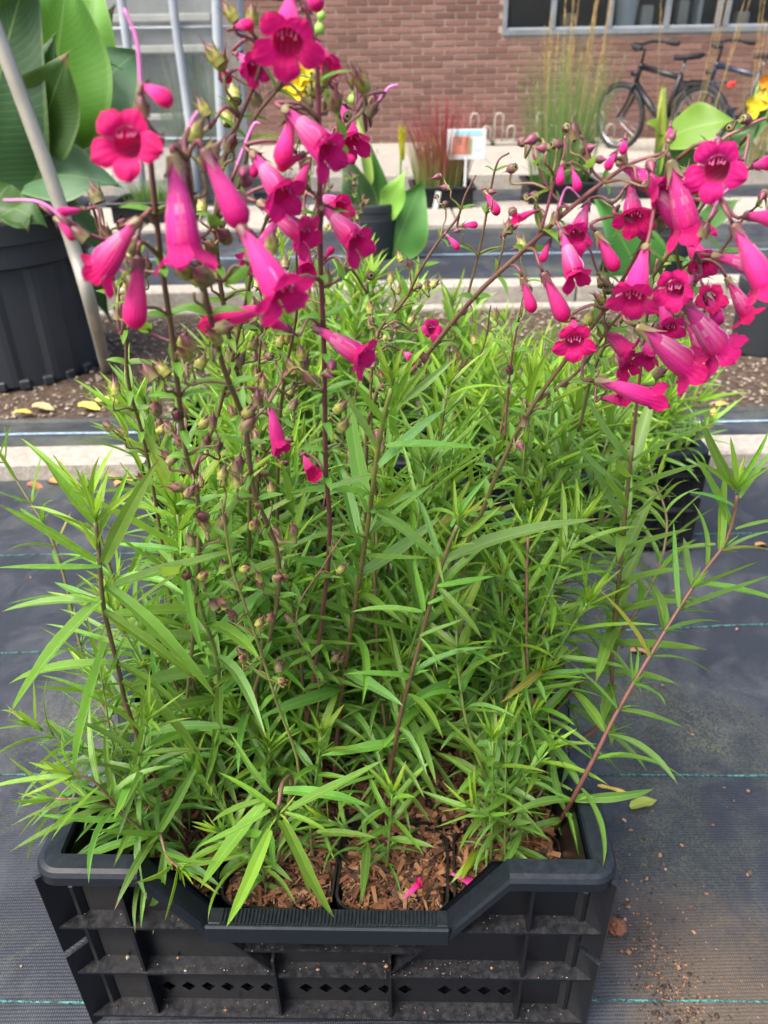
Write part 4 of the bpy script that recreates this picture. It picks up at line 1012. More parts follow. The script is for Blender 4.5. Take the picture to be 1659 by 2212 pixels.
def grow(pl, path, r0=.0024, r1=.0013, c0=OLIVE, c1=GREENS, start=.03, inter=.034, Lm=.085, stop=1.0, tip=True, skip=None, dr=0.0, ax=.8, wsc=1.0, tone=1.0, stemless=False):
    pts = spline(path, 22)
    if not stemless: pl.stem(pts, r0, r1, c0, c1)
    S = arc(pts); T = S[-1]; q = start*T if start < 1 else .03; ph = U(0, 3.1); k = 0
    while q < T*stop - .004:
        t = q/T; p, a = on(pts, S, q)
        o = a.orthogonal().normalized(); o = Matrix.Rotation(ph + k*math.pi/2 + U(-.25, .25), 3, a) @ o
        f = (.62 + .6*min(1, t/.45)) if t < .45 else 1.15 - .15*max(0, (t-.8)/.2)
        op = rad(78 - 42*t**1.6 + U(-14, 14)); 
        yg = max(0.0, (t-.72)/.28)
        for s_ in (1, -1):
            if rnd() < .06: continue
            d = (a*math.cos(op) + o*s_*math.sin(op)); L = Lm*f*U(.75, 1.15)
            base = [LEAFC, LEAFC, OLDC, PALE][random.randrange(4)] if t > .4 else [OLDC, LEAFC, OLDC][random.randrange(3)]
            low_shade = .82 + .18*min(1, t/.55); base = tuple(x*low_shade for x in base)  # lower leaves coloured darker, painting in the shade inside the foliage
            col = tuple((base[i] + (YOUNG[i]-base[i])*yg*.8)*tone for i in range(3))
            if rnd() < .012: col = (.25, .20, .035)
            if not (skip and skip(t)):
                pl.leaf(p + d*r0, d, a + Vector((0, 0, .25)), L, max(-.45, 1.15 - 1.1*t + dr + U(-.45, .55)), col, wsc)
            if rnd() < ax:
                for _ in range(2):
                    d2 = (a*U(.5, 1.1) + o*s_*U(.4, .9) + a.cross(o)*U(-.5, .5)).normalized()
                    mini(pl.small, p, d2, a, L*U(.16, .42), L*.05, U(-.3, .6), 3)
        q += inter*(1 - .45*t)*U(.85, 1.15); k += 1
    if tip:
        p, a = pts[-1], (pts[-1]-pts[-3]).normalized(); o = a.orthogonal().normalized()
        for i in range(6):
            d = Matrix.Rotation(i*math.pi/2 + U(-.3, .3), 3, a) @ o; an = rad(12 + 7*(5-i))
            pl.leaf(p + a*(.002*i), a*math.cos(an) + d*math.sin(an), a, Lm*(.72 - .08*i)*U(.85, 1.1), U(-.2, .35), tuple(x*tone for x in YOUNG), wsc*1.05)
        for i in range(5):
            d = Matrix.Rotation(U(0, 6.28), 3, a) @ o; mini(pl.small, p, a + d*.3, a, Lm*.3, Lm*.045, .1, 3)
    return pts

# ------------------------------------------------------------------ flower meshes (unit: base to mouth = 1, axis +x, upper lip +z)
def prof(t, r1):
    P = ((0, .075), (.12, .085), (.3, .115), (.5, .17), (.68, .215), (.85, .232), (1, .235))
    for (a, ra), (b_, rb) in zip(P, P[1:]):
        if t <= b_: u = (t-a)/(b_-a); u = u*u*(3-2*u)*.5 + u*.5; return (ra + (rb-ra)*u) * r1/.235
    return r1
def corolla(seed, r1=.24, fu=95, fl=70, ll=.33, bend=.12):
    rs = random.Random(seed); b = MB(); n = 25; rows = []; att = []
    def cen(t): return Vector((t, 0, -bend*math.sin(t*1.6)*t))
    for i in range(10):
        t = i/9; c = cen(t); r = prof(t, r1)
        rows.append([c + Vector((0, r*math.cos(2*math.pi*k/n), r*math.sin(2*math.pi*k/n)*(.92 if math.sin(2*math.pi*k/n) > 0 else 1.04))) * (1 + .02*math.cos(10*math.pi*k/n)) for k in range(n)]); att.append([(t*.64, k/n, 0) for k in range(n)])
    rows = [[Vector((cen(i/9).x, p.y, p.z)) for p in r] for i, r in enumerate(rows)]
    b.grid(rows, att, None, close=True)
    c1 = cen(1.0)
    for th, up in ((54, 1), (126, 1), (198, 0), (270, 0), (342, 0)):
        th = rad(th + rs.uniform(-3, 3)); L = ll*(.88 if up else 1.08)*rs.uniform(.92, 1.08); fl_ = rad((fu if up else fl) + rs.uniform(-12, 12)); curl = rs.uniform(-.4, .5)
        x, rho = 0.0, r1*.985; R = []; A = []; nv = 7; al = rad(8)
        Pv = (1.0, 1.28, 1.50, 1.62, 1.58, 1.36, .95, .12)
        for i in range(nv+1):
            v = i/nv; w_ = r1*.588*Pv[i]; row = []; at2 = []
            for q in range(-3, 4):
                s = q/3; sa = s*rad(36); vv = 1 - .0*s*s
                rim = Vector((0, r1*math.cos(th+sa), r1*math.sin(th+sa)))
                fla = Vector((0, math.cos(th), math.sin(th)))*rho + Vector((0, -math.sin(th), math.cos(th)))*s*w_
                p = rim.lerp(fla, min(1, v*2.2)); back = -.10*v*s*s*L*(1.0 if not up else .6)
                nv_ = noise.noise_vector(Vector((p.y*7 + seed*3.1, p.z*7, v*2)))*.032*v; row.append(c1 + Vector((x + back + .018*math.sin(5*s + seed + 4*v)*v, p.y, p.z)) + nv_); at2.append((.64 + .36*min(1, v*1.5), (th+sa)/6.283, 0))
            R.append(row); A.append(at2)
            al = rad(8) + (fl_-rad(8))*min(1, (v*2.0)) + curl*max(0, v-.4)
            stp = L/nv; x += math.cos(al)*stp; rho += math.sin(al)*stp
        b.grid(R, A)
    return b.mesh('flower', True, False)
def throat(r1=.24, bend=.12):
    b = MB(); rows = []; att = []; n = 20
    for i in range(-1, 6):
        t = .42 + .58*i/5; r = prof(t, r1)*.955 if i >= 0 else .004; c = Vector((t, 0, -bend*math.sin(t*1.6)*t))
        rows.append([c + Vector((0, r*math.cos(-2*math.pi*k/n), r*math.sin(-2*math.pi*k/n)*(.92 if -math.sin(2*math.pi*k/n) > 0 else 1.04))) for k in range(n)]); att.append([(max(0, i)/5, k/n, 0) for k in range(n)])
    b.grid(rows, att, None, close=True); return b.mesh('throat', True, False)
def stamens():
    b = MB()
    for k in range(5):
        y = (k-2)*.055; e = 1.02 + .05*math.sin(k*2.1)
        P = spline([(.35, y*.3, -.02), (.7, y*1.2, .06), (.92, y*1.5, .07), (e, y*1.2, -.02 - .02*k % .03)], 8); b.tube(P, .011, 5)
    return b.mesh('stamens', True, True)
def anthers():
    b = MB()
    for k in range(5):
        y = (k-2)*.055; e = 1.02 + .05*math.sin(k*2.1); c = Vector((e, y*1.2, -.02 - .02*k % .03)); rows = []
        for i in range(5):
            a = math.pi*i/4; rows.append([c + Vector((.028*math.cos(a), .03*math.sin(a)*math.cos(q), .02*math.sin(a)*math.sin(q))) for q in [1.2566*z_ for z_ in range(5)]])
        b.grid(rows, close=True)
    return b.mesh('anthers', True, True)
def sepals(L=.30, spread=.16, r=.085, c0=(.15,.12,.05), c1=(.16,.045,.06), n=5, tw=.06):
    b = MB()
    rows = [[Vector((-.03 + .05*i, r*(.45 + .5*i)*math.cos(a), r*(.45 + .5*i)*math.sin(a))) for a in [2*math.pi*k/10 for k in range(10)]] for i in range(2)]
    b.grid(rows, None, [c0, c0], close=True)
    for k in range(n):
        a = 2*math.pi*k/n + .3; rd = Vector((0, math.cos(a), math.sin(a))); sd2 = Vector((0, -math.sin(a), math.cos(a))); R = []; C = []
        for i in range(5):
            t = i/4; w_ = tw*(1 + .5*math.sin(math.pi*t) - t*1.45) if t < 1 else .004
            c = Vector((t*L, 0, 0)) + rd*(r*1.12 + spread*t*t*.9)
            R.append([c - sd2*w_ - rd*w_*.3, c + rd*w_*.12, c + sd2*w_ - rd*w_*.3]); C.append(tuple(c0[j] + (c1[j]-c0[j])*t for j in range(3)))
        b.grid(R, None, C)
    return b.mesh('calyx', True, False)
def budmesh(seed, tip=.10):
    b = MB(); n = 15; rows = []; att = []
    P = ((0, .075), (.15, .085), (.35, .12), (.55, .165), (.74, .20), (.87, .195), (.95, .14), (1.0, .06), (1.01, .004))
    for t, r in P:
        c = Vector((t, 0, -.08*math.sin(t*1.6)*t)); rows.append([c + Vector((0, r*math.cos(2*math.pi*k/n)*.96, r*math.sin(2*math.pi*k/n)))*(1 + (.04*math.cos(10*math.pi*k/n) if t > .6 else 0)) for k in range(n)]); rows[-1] = [Vector((t, p.y, p.z)) for p in rows[-1]]; att.append([(t*.64 if t < .62 else .40 + (t-.62)*1.3, k/n, 0) for k in range(n)])
    b.grid(rows, att, None, close=True); return b.mesh('flower_bud', True, False)
def podmesh(c0, c1, fat=.30):
    b = MB(); n = 10; rows = []; P = ((0, .10), (.12, fat*.72), (.3, fat), (.5, fat*.9), (.7, fat*.55), (.86, fat*.22), (1.0, .03), (1.35, .012)); C = []
    for t, r in P:
        rows.append([Vector((t, r*math.cos(2*math.pi*k/n), r*math.sin(2*math.pi*k/n))) for k in range(n)]); u = min(1, max(0, (t-.35)/.4)); C.append(tuple(c0[j] + (c1[j]-c0[j])*u for j in range(3)))
    b.grid(rows, None, C, close=True); return b.mesh('seed_capsule', True, False)
COR = [corolla(i, r_, a_, c_, l_) for i, (r_, a_, c_, l_) in enumerate(((.225, 100, 70, .36), (.24, 85, 82, .39), (.23, 62, 48, .40), (.225, 70, 72, .38), (.24, 90, 88, .44)))]
COR += [corolla(i + 11, r_, a_, c_, l_, bd_) for i, (r_, a_, c_, l_, bd_) in enumerate(((.21, 75, 60, .34, .2), (.24, 105, 85, .38, .05), (.22, 85, 68, .39, .16)))]
WILT = [corolla(31, .20, 35, 12, .30, .2), corolla(32, .19, 60, 8, .34, .1)]
THR, STM, ANT = throat(), stamens(), anthers()
CAL = [sepals(), sepals(.34, .26, .085, (.17,.16,.06), (.13,.05,.06)), sepals(.26, .12, .09, (.13,.06,.05), (.12,.03,.06))]
BUD = [budmesh(1), budmesh(2)]
SBUD = podmesh((.13,.045,.06), (.19,.035,.075), .34)
GPOD = [podmesh((.30,.31,.06), (.10,.025,.035), .32), podmesh((.17,.17,.05), (.12,.03,.04), .34), podmesh((.13,.06,.045), (.08,.02,.03), .30)]
GCAL = [sepals(.95, .14, .24, (.22,.24,.05), (.19,.13,.05), 5, .17), sepals(.85, .12, .26, (.17,.15,.06), (.13,.05,.05), 5, .17)]
FLST = []        # flowering stems: (plant, samples)
def stalk(pl, a, b_, ax, r=.0011, c=(.15,.05,.055), c2=None):
    m = a.lerp(b_, .45) + Vector((0, 0, .25*(b_-a).length if b_.z < a.z + .01 else -.05*(b_-a).length))
    P = spline([a, m, b_ - ax*min(.010, .3*(b_-a).length), b_], 9)
    pl.twig.tube(P, [r*1.25]*3 + [r]*7, 5, [c2 or c]*4 + [c]*6)
def attach(p, ax, pl=None):
    best = None
    for q, S in FLST:
        if pl and q is not pl: continue
        for s in S:
            d = (s-p).length + (.6*max(0, s.z - p.z - .005)) + .25*max(0, (s-p).dot(ax))
            if best is None or d < best[0]: best = (d, q, s)
    return best[1], best[2]
FN = [0]
def flower(bx, by, mx, my, Y, kind='o', L=None, sg=1, v=None, roll=0.0, pl=None):
    L = (L or {'o': .042, 'c': .038, 'w': .042, 'b': .019}[kind])*.9
    p0, p1 = at(bx, by, Y), at(mx, my, Y); l2 = (p1-p0).length
    if l2 < L: p1 = p1 + (CAMP - p1).normalized()*math.sqrt(L*L - l2*l2)*sg
    else: L = l2
    ax = (p1-p0).normalized(); up = Vector((0, .25, 1))
    if abs(ax.z) > .75: up = Vector((0, .9, .5)) if ax.z < 0 else Vector((0, -.5, .2))
    M = frame(ax, up, p0, L) @ Matrix.Rotation(roll + U(-.15, .15), 4, 'X') @ Matrix.Diagonal((1, U(.84, .93), U(.84, .93), 1))
    q, s = attach(p0, ax, pl)
    FN[0] += 1
    if kind in 'ow':
        me = (COR if kind == 'o' else WILT)[(v if v not in (0, 3, 1) or rnd() < .5 else {0: 5, 3: 7, 1: 6}[v]) if v is not None else FN[0] % (8 if kind == 'o' else 2)]
        o = obj('flower', me, MAT['petal'], q.root, M)
        if kind == 'o':
            obj('throat', THR, MAT['throat'], o, M); obj('stamens', STM, MAT['style'], o, M); obj('anthers', ANT, MAT['anther'], o, M)
        obj('calyx', CAL[FN[0] % 3], MAT['stem'], o, M)
    else:
        o = obj('flower_bud', BUD[FN[0] % 2], MAT['petal'], q.root, M)
        obj('calyx', CAL[(FN[0]+1) % 3], MAT['stem'], o, M @ Matrix.Diagonal((1.3, 1.12, 1.12, 1)) if kind == 'b' else M)
    stalk(q, s, p0 - ax*.001, ax, .0012 if kind != 'b' else .0009, (.16,.05,.06), (.14,.08,.05))
    return o
def capsule(pl, p, ax, s=.011, v=None, style=True):
    v = random.randrange(3) if v is None else v
    M = frame(ax, Vector((U(-1,1), U(-1,1), U(-1,1))), p, s)
    o = obj('seed_capsule', GPOD[v], MAT['stem'], pl.root, M); obj('calyx', GCAL[0 if v == 0 else 1], MAT['stem'], o, M)
def inflo(pl, path, t0, t1=1.0, inter=.036, cap=1.0, r0=.0026, r1=.0016, c0=(.13,.10,.045), c1=PURP, bud=0.0, node_leaf=.035, draw=True, spread=1.0):
    pts = spline(path, 30); cap = min(1.0, cap*.75)
    if draw: pl.stem(pts, r0*.78, r1*.82, c0, c1)
    S = arc(pts); T = S[-1]; q = t0*T; k = 0; ph = U(0, 3)
    FLST.append((pl, [on(pts, S, T*(t0*.6 + (1-t0*.6)*i/30))[0] for i in range(31)]))
    while q < T*t1:
        t = q/T; p, a = on(pts, S, q); o = Matrix.Rotation(ph + k*math.pi/2, 3, a) @ a.orthogonal().normalized()
        for s_ in (1, -1):
            d = (a*.55 + o*s_).normalized()
            mini(pl.small, p, d, a, node_leaf*U(.5, 1.0)*(1.2-.6*t), .008*(1.3-.6*t), U(.2, 1.0), 4)
            if rnd() < cap:
                e = p + (o*s_*U(.010, .024) + a*U(.010, .028) + Vector((U(-.006,.006), U(-.006,.006), 0)))*spread
                stalk(pl, p, e, Vector((0, 0, 1)), .0009, (.14,.10,.045), (.15,.09,.045))
                n = 1 + (rnd() < .6)
                for j in range(n):
                    ee = e + Vector((U(-.012,.012), U(-.012,.012), U(.004,.018)))*(1 if j else .3); dd = (o*s_*.4 + Vector((U(-.4,.4), U(-.4,.4), U(.3, 1.0)))).normalized()
                    if j: stalk(pl, e, ee, dd, .0008, (.16,.14,.05))
                    if rnd() < bud:
                        M = frame((dd + Vector((0, 0, -.9))).normalized(), Vector((1, 0, 0)), ee, U(.007, .011)); o2 = obj('flower_bud', SBUD, MAT['stem'], pl.root, M); obj('calyx', GCAL[1], MAT['stem'], o2, M @ Matrix.Diagonal((.7, .9, .9, 1)))
                    else: capsule(pl, ee, dd, U(.0110, .0150), random.choice((0, 0, 1, 2)))
        q += inter*U(.85, 1.15); k += 1
    return pts

# ------------------------------------------------------------------ the plants of the front crate
GRP = 'penstemons in the front crate'
PLT = {}
DESC = {(0, 0): 'penstemon with long bright leaves at left front, leftmost pot of the front row', (0, 1): 'penstemon with a star shaped shoot over the crate grip, second pot of front row',
        (0, 2): 'penstemon with one purple stem rising from open bark, third pot of the front row', (0, 3): 'penstemon with a long purple stem leaning right, rightmost pot of the front row',
        (1, 0): 'penstemon with large magenta bells at upper left, leftmost pot of the middle row', (1, 1): 'penstemon with a straight wine red flower stem, second pot of the middle row',
        (1, 2): 'penstemon with a thick leafy shoot in the centre, third pot of the middle row', (1, 3): 'penstemon carrying the magenta bells at upper right, rightmost pot of the middle row',
        (2, 0): 'penstemon with brown seed capsules on the left, leftmost pot of the back row', (2, 1): 'penstemon with few buds among leaves, second pot of the back row',
        (2, 2): 'penstemon with a purple stem of buds leaning right, third pot of the back row', (2, 3): 'leafy penstemon beside the right rim, rightmost pot of the back row'}
for k, p in POT1.items(): PLT[k] = Plant(p, DESC[k], GRP)
def B(k, dx=0, dy=0): return POT1[k] + Vector((dx, dy, -.006))
def V3(L): return [at(*q) for q in L]
K3 = crop(0, 1100, 3.318); KD = crop(400, 1850, 2.37); KE = crop(860, 900, 2.95); K5 = crop(1480, 1300, 1.7546)
TOCAM = lambda p: (CAMP - p).normalized()
def hand(pl, K, Yb, rows_, col=LEAFC, wsc=1.0):
    for r in rows_:
        (x0, y0, x1, y1, dY, dr) = r[:6]; c = r[6] if len(r) > 6 else col
        a = K(x0, y0); e = K(x1, y1); p0 = at(a[0], a[1], Yb); p1 = at(e[0], e[1], Yb + dY)
        side = (p1-p0); up = TOCAM(p0)*.6 + Vector((0, 0, .9))
        if side.normalized().z > .6: up = TOCAM(p0) + Vector((0, 0, .2))
        pl.leaf_to(p0, p1, dr, tuple(x*U(.86, 1.12) for x in c), up + Vector((U(-.35,.35), 0, U(-.2,.2))), wsc*.74)
YG = (.170, .345, .022)
# left front shoot
P0 = PLT[(0, 0)]
h1 = [B((0, 0), .03, .01)] + V3([(290, 1570, .60), (255, 1440, .58), (224, 1310, .56), (214, 1190, .545), (206, 1130, .54)])
grow(P0, h1, .0026, .0018, PURP, (.12, .10, .04), start=.05, inter=.034, Lm=.095, stop=.42, tip=False)
hand(P0, K3, .545, [(800, 1000, 0, 500, .0, .2, (.135,.30,.028)), (840, 1055, -40, 1035, -.02, .2, (.135,.30,.028)), (860, 1020, 1325, 140, .0, .1, (.120,.28,.028)), (790, 700, 350, 140, .0, .2, YG), (840, 740, 1095, 230, .01, -.1, YG), (800, 650, 680, 330, .01, -.1, YG), (790, 640, 622, 255, .02, .2, YG), (760, 720, 425, 590, -.02, .5, YG), (830, 760, 860, 560, 0, -.1, YG), (800, 900, 655, 660, -.02, .2, YG), (810, 920, 870, 740, -.01, .2, YG)], wsc=1.0)
hand(P0, K3, .557, [(850, 1320, 75, 2330, -.03, .2), (875, 1210, 1770, 2190, -.02, .8), (860, 1420, 1640, 1980, .0, .5), (950, 1210, 2060, 920, .02, .2, (.11,.27,.03)), (740, 1345, 10, 1440, .0, .5), (880, 1260, 1560, 1090, .03, .2), (840, 1300, 740, 1165, 0, .2, YG), (860, 1260, 955, 1090, 0, .2, YG), (850, 1350, 530, 1270, 0, .3, YG)])
hand(P0, K3, .575, [(880, 1680, 590, 2800, -.03, .5), (980, 1855, 1560, 2350, .0, .5), (930, 1850, 80, 1990, .02, .5), (870, 1650, 670, 1615, 0, .3, YG), (905, 1640, 1050, 1620, 0, .2), (950, 1900, 1050, 1620, 0, .1), (1010, 2000, 1700, 2780, -.01, .6)])
grow(P0, V3([(211, 1180, .544), (206, 1128, .54)]), start=.95, stop=.1, tip=True, Lm=.075, stemless=True, wsc=.85)
# second left shoot
h2 = [B((1, 0), -.02, -.01)] + V3([(470, 1500, .66), (440, 1330, .63), (400, 1210, .61), (384, 1110, .60)])
grow(PLT[(1, 0)], h2, .0028, .0018, OLIVE, (.14, .2, .05), start=.1, inter=.036, Lm=.10, dr=-.2)
hand(PLT[(1, 0)], K3, .60, [(1460, 560, 1400, -30, .0, -.1, YG), (1500, 560, 1680, 40, .0, -.1, YG), (1450, 600, 1300, 500, -.02, .4, YG), (1440, 640, 900, 530, .0, .5, YG), (1490, 640, 1980, 460, -.02, .5, YG), (1500, 740, 1505, 970, -.03, .3, YG), (1510, 900, 2060, 830, .02, .4, (.135,.30,.028)), (1470, 910, 930, 860, .02, .2), (1540, 1060, 1700, 1770, -.02, .5), (1480, 1100, 1080, 1370, .0, .3)])
# star shoot hanging over the grip
P1 = PLT[(0, 1)]
h13 = [B((0, 1), -.01, .0)] + V3([(630, 1700, .535), (612, 1690, .50), (601, 1742, .475)])
P1.stem(spline(h13, 16), .0028, .0020, OLIVE, PURP)
hand(P1, KD, .478, [(690, 405, 352, 175, .01, .2, YG), (655, 420, 215, 618, .0, .3, (.125,.29,.028)), (655, 530, 395, 1108, -.03, .2, (.150,.32,.025)), (700, 475, 877, 945, -.02, .2, (.125,.29,.028)), (728, 470, 1012, 1078, -.03, .3, (.135,.30,.028)), (740, 430, 1012, 556, -.01, .4, (.16,.33,.022)), (762, 418, 1350, 130, .02, .2, (.120,.28,.028)), (715, 430, 803, 322, .01, .0, (.21,.37,.02)), (690, 460, 632, 558, -.01, .1, (.21,.37,.02)), (712, 440, 770, 500, -.015, .1, (.21,.37,.02))])
hand(P1, KD, .505, [(620, 370, 242, 878, -.02, .4), (600, 360, 300, 480, .02, .3), (700, 300, 1255, 398, .0, .6), (660, 310, 420, -60, .03, .4), (660, 480, 510, 770, -.01, .4), (640, 500, 670, 770, -.01, .5), (930, 545, 1292, 582, .0, .3, (.15,.29,.03))], wsc=1.1)
for i in range(5):
    q = B((0, 1), U(-.04, .045), U(-.02, .05)); grow(P1, [q, q + Vector((U(-.04, .03), U(-.03, .01), U(.05, .08))), q + Vector((U(-.08, .05), U(-.05, .03), U(.10, .20)))], .0018, .0010, OLIVE, GREENS, start=.1, inter=.024, Lm=.065, dr=.2)
# shoots spilling over the left rim
for pts in ([(330, 1820, .56), (268, 1760, .54), (205, 1690, .53), (160, 1672, .525)], [(270, 1770, .57), (200, 1730, .555), (120, 1725, .55)], [(340, 1800, .55), (360, 1850, .52), (383, 1872, .50)]):
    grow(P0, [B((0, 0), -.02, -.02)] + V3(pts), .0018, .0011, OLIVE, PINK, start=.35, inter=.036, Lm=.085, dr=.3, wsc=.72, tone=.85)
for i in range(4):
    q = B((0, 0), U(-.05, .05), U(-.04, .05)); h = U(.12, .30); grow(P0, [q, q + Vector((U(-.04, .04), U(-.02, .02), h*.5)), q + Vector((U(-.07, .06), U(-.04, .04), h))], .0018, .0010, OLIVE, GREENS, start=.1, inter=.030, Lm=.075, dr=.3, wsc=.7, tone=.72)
grow(P0, [B((1, 0), -.05, 0)] + V3([(200, 1480, .80), (125, 1200, .85), (50, 1060, .88), (0, 985, .9)]), .0022, .0014, OLIVE, OLIVE, start=.2, inter=.050, Lm=.060, wsc=.65, ax=.4)
# purple stem from the open bark
P2 = PLT[(0, 2)]
h4 = [atz(822, 1790, PT-.02)] + V3([(860, 1570, .625), (893, 1440, .61), (938, 1275, .595), (965, 1190, .585), (988, 1135, .58)])
grow(P2, h4, .0026, .0018, PURP, OLIVE, start=.12, inter=.036, Lm=.080, stop=.62, tip=False, dr=-.1)
hand(P2, KE, .585, [(790, 1230, 1080, 850, .0, .0, PALE), (870, 1300, 1160, 1065, .0, .2, YG), (840, 1220, 835, 1000, .0, .0, YG), (800, 1290, 660, 1125, .0, .2, YG), (770, 1400, 985, 1360, -.02, .4, YG), (760, 1480, 1900, 1190, .02, .2, PALE), (700, 1440, 540, 985, .02, .3, PALE), (715, 1480, 220, 1110, .0, .5, PALE), (690, 1440, 742, 1660, -.03, .4, LEAFC), (700, 1680, 1025, 2055, -.02, .8), (690, 1670, 1110, 1590, .02, .2), (580, 1860, 50, 1850, .0, .5), (590, 1850, 500, 1450, .02, .2), (620, 1800, 920, 1660, .02, .3), (560, 2050, 720, 2260, -.02, .6, (.15,.29,.035)), (560, 2040, 900, 1910, 0, .3)], wsc=1.15)
for i in range(2):
    q = B((0, 2), U(-.04, .0), U(.0, .05)); grow(P2, [q, q + Vector((U(-.02, .02), 0, .05)), q + Vector((U(-.05, .03), U(-.02, .02), U(.09, .16)))], .0018, .0010, OLIVE, GREENS, start=.1, inter=.026, Lm=.06)
# long purple stem leaning right
P3 = PLT[(0, 3)]
h5 = [atz(1196, 1800, PT-.02)] + V3([(1236, 1728, .578), (1286, 1632, .582), (1332, 1540, .600), (1402, 1420, .625), (1500, 1262, .665), (1562, 1180, .69), (1585, 1115, .70), (1592, 1070, .70)])
grow(P3, h5, .0027, .0018, PURP, (.13, .07, .04), start=.08, inter=.040, Lm=.085, stop=.93, tip=False, dr=-.15)
KF = crop(1400, 900, 3.19)
hand(P3, KF, .70, [(1410, 1000, 1345, 610, .0, .0, (.20,.36,.02)), (1400, 1030, 1110, 450, .0, .1, (.105,.25,.035)), (1420, 1010, 1690, 560, .0, .1, (.17,.33,.022)), (1400, 1010, 1100, 780, -.01, .3, (.17,.33,.022)), (1420, 1040, 1720, 840, -.01, .3, (.16,.32,.022)), (1430, 1100, 1720, 690, .02, .1), (1370, 1320, 1075, 720, .02, .2), (1390, 1170, 1000, 1040, .0, .5), (1400, 1350, 1800, 1270, .0, .4), (1300, 1530, 1720, 1370, .0, .5, PALE), (1250, 1560, 1440, 1400, -.01, .7, YG), (1100, 1780, 1800, 1950, -.02, .6), (1240, 1470, 850, 1530, .02, .5)])
h8 = [atz(1098, 1768, PT-.02)] + V3([(1050, 1680, .63), (1010, 1570, .64), (990, 1450, .65), (985, 1330, .66)])
grow(P3, h8, .0024, .0014, (.16,.17,.05), GREENS, start=.12, inter=.034, Lm=.070)
for pts in ([(1160, 1650, .68), (1140, 1450, .68), (1138, 1300, .69), (1140, 1160, .70)], [(1200, 1640, .70), (1110, 1560, .71), (1090, 1400, .73), (1080, 1200, .75)]):
    grow(P3, [B((0, 3), -.01, .02)] + V3(pts), .0023, .0013, OLIVE, PINK, start=.15, inter=.036, Lm=.072, dr=-.1)
q = B((0, 3), -.02, .02)
for i in range(9):
    a = U(-.2, 3.5); P3.leaf(q + Vector((U(-.02, .03), U(-.02, .02), .01)), Vector((math.cos(a), -.6 + U(-.4, .4), U(.1, .9))), Vector((0, 0, 1)), U(.05, .08), U(.5, 1.2), random.choice((LEAFC, (.24,.36,.05), YOUNG)), 1.2)
for i in range(4):
    q = B((0, 3), U(-.03, .03), U(.0, .05)); grow(P3, [q, q + Vector((U(-.01, .03), U(-.01, .02), .07)), q + Vector((U(-.04, .05), U(-.03, .03), U(.14, .24)))], .0019, .0011, OLIVE, GREENS, start=.12, inter=.030, Lm=.066, wsc=.8)
# thick central shoot
P6 = PLT[(1, 2)]
h3 = [B((1, 1), .05, -.01)] + V3([(735, 1520, .68), (768, 1300, .66), (792, 1150, .65), (812, 1000, .64), (828, 905, .63), (845, 840, .625)])
grow(P6, h3, .0029, .0021, PURP, (.17, .2, .04), start=.25, inter=.040, Lm=.090, stop=.86, tip=False, dr=-.2)
hand(P6, KE, .63, [(350, 370, 390, -60, .0, .0, YG), (360, 340, 520, -80, .0, -.1, (.21,.38,.02)), (390, 330, 650, -30, .0, .0, YG), (420, 310, 830, -30, .01, .2, PALE), (310, 470, 60, 140, -.01, .2, YG), (240, 620, -40, 180, .0, .2, PALE), (260, 780, 760, 350, .02, .1, PALE), (310, 640, 1010, 660, .0, .4, (.115,.27,.035)), (200, 860, -220, 1000, -.02, .9, PALE), (200, 1130, 640, 930, .02, .3, PALE), (250, 1100, 720, 1500, -.02, .3)], wsc=1.2)
grow(P6, V3([(838, 880, .628), (846, 835, .625)]), start=.95, stop=.1, tip=True, Lm=.075, stemless=True)
grow(P2, V3([(975, 1170, .583), (988, 1132, .58)]), start=.95, stop=.1, tip=True, Lm=.06, stemless=True)
grow(P3, V3([(1588, 1090, .70), (1592, 1066, .70)]), start=.95, stop=.1, tip=True, Lm=.055, stemless=True)
# general growth behind
def bush(pl, base, n, h0, h1, lean, Lm, tone=1.0, fwd=0.0, inter=.033, out=(0, 0)):
    for i in range(n):
        q = base + Vector((U(-.04, .04), U(-.035, .035), -.008)); h = U(h0, h1) - q.z
        e = q + Vector((U(-lean, lean) + out[0], U(-lean, lean)*.8 + fwd + out[1], h)); m_ = q.lerp(e, .5) + Vector((U(-.02, .02) - out[0]*.2, U(-.02, .02), U(0, .03)))
        cA, cB = random.choice(((OLIVE, GREENS), (PURP, OLIVE), (OLIVE, PINK), (OLIVE, GREENS)))
        grow(pl, [q, m_, e], .0023, .0012, cA, cB, start=.14, inter=inter*1.1, Lm=Lm*U(.95, 1.3), dr=U(-.2, .25), tone=tone*U(.88, 1.15), wsc=.68)
bush(PLT[(1, 0)], POT1[(1, 0)], 10, .36, .64, .06, .078, out=(-.02, 0))
bush(PLT[(1, 1)], POT1[(1, 1)], 13, .38, .70, .06, .075)
bush(PLT[(1, 2)], POT1[(1, 2)], 11, .36, .68, .06, .074)
bush(PLT[(1, 3)], POT1[(1, 3)], 8, .34, .66, .05, .070, out=(.04, 0))
bush(PLT[(2, 0)], POT1[(2, 0)], 11, .42, .70, .06, .078, out=(-.015, .02))
bush(PLT[(2, 1)], POT1[(2, 1)], 14, .45, .76, .07, .076)
bush(PLT[(2, 2)], POT1[(2, 2)], 14, .45, .76, .07, .075)
bush(PLT[(2, 3)], POT1[(2, 3)], 9, .42, .74, .06, .080, out=(.05, .03))
bush(PLT[(2, 3)], POT1[(2, 3)], 5, .42, .66, .07, .090, out=(.16, .16), tone=1.15)
bush(PLT[(2, 2)], POT1[(2, 2)], 5, .45, .66, .08, .085, out=(.03, .22), tone=1.15)
bush(PLT[(2, 1)], POT1[(2, 1)], 5, .45, .66, .08, .085, out=(0, .22), tone=1.15)
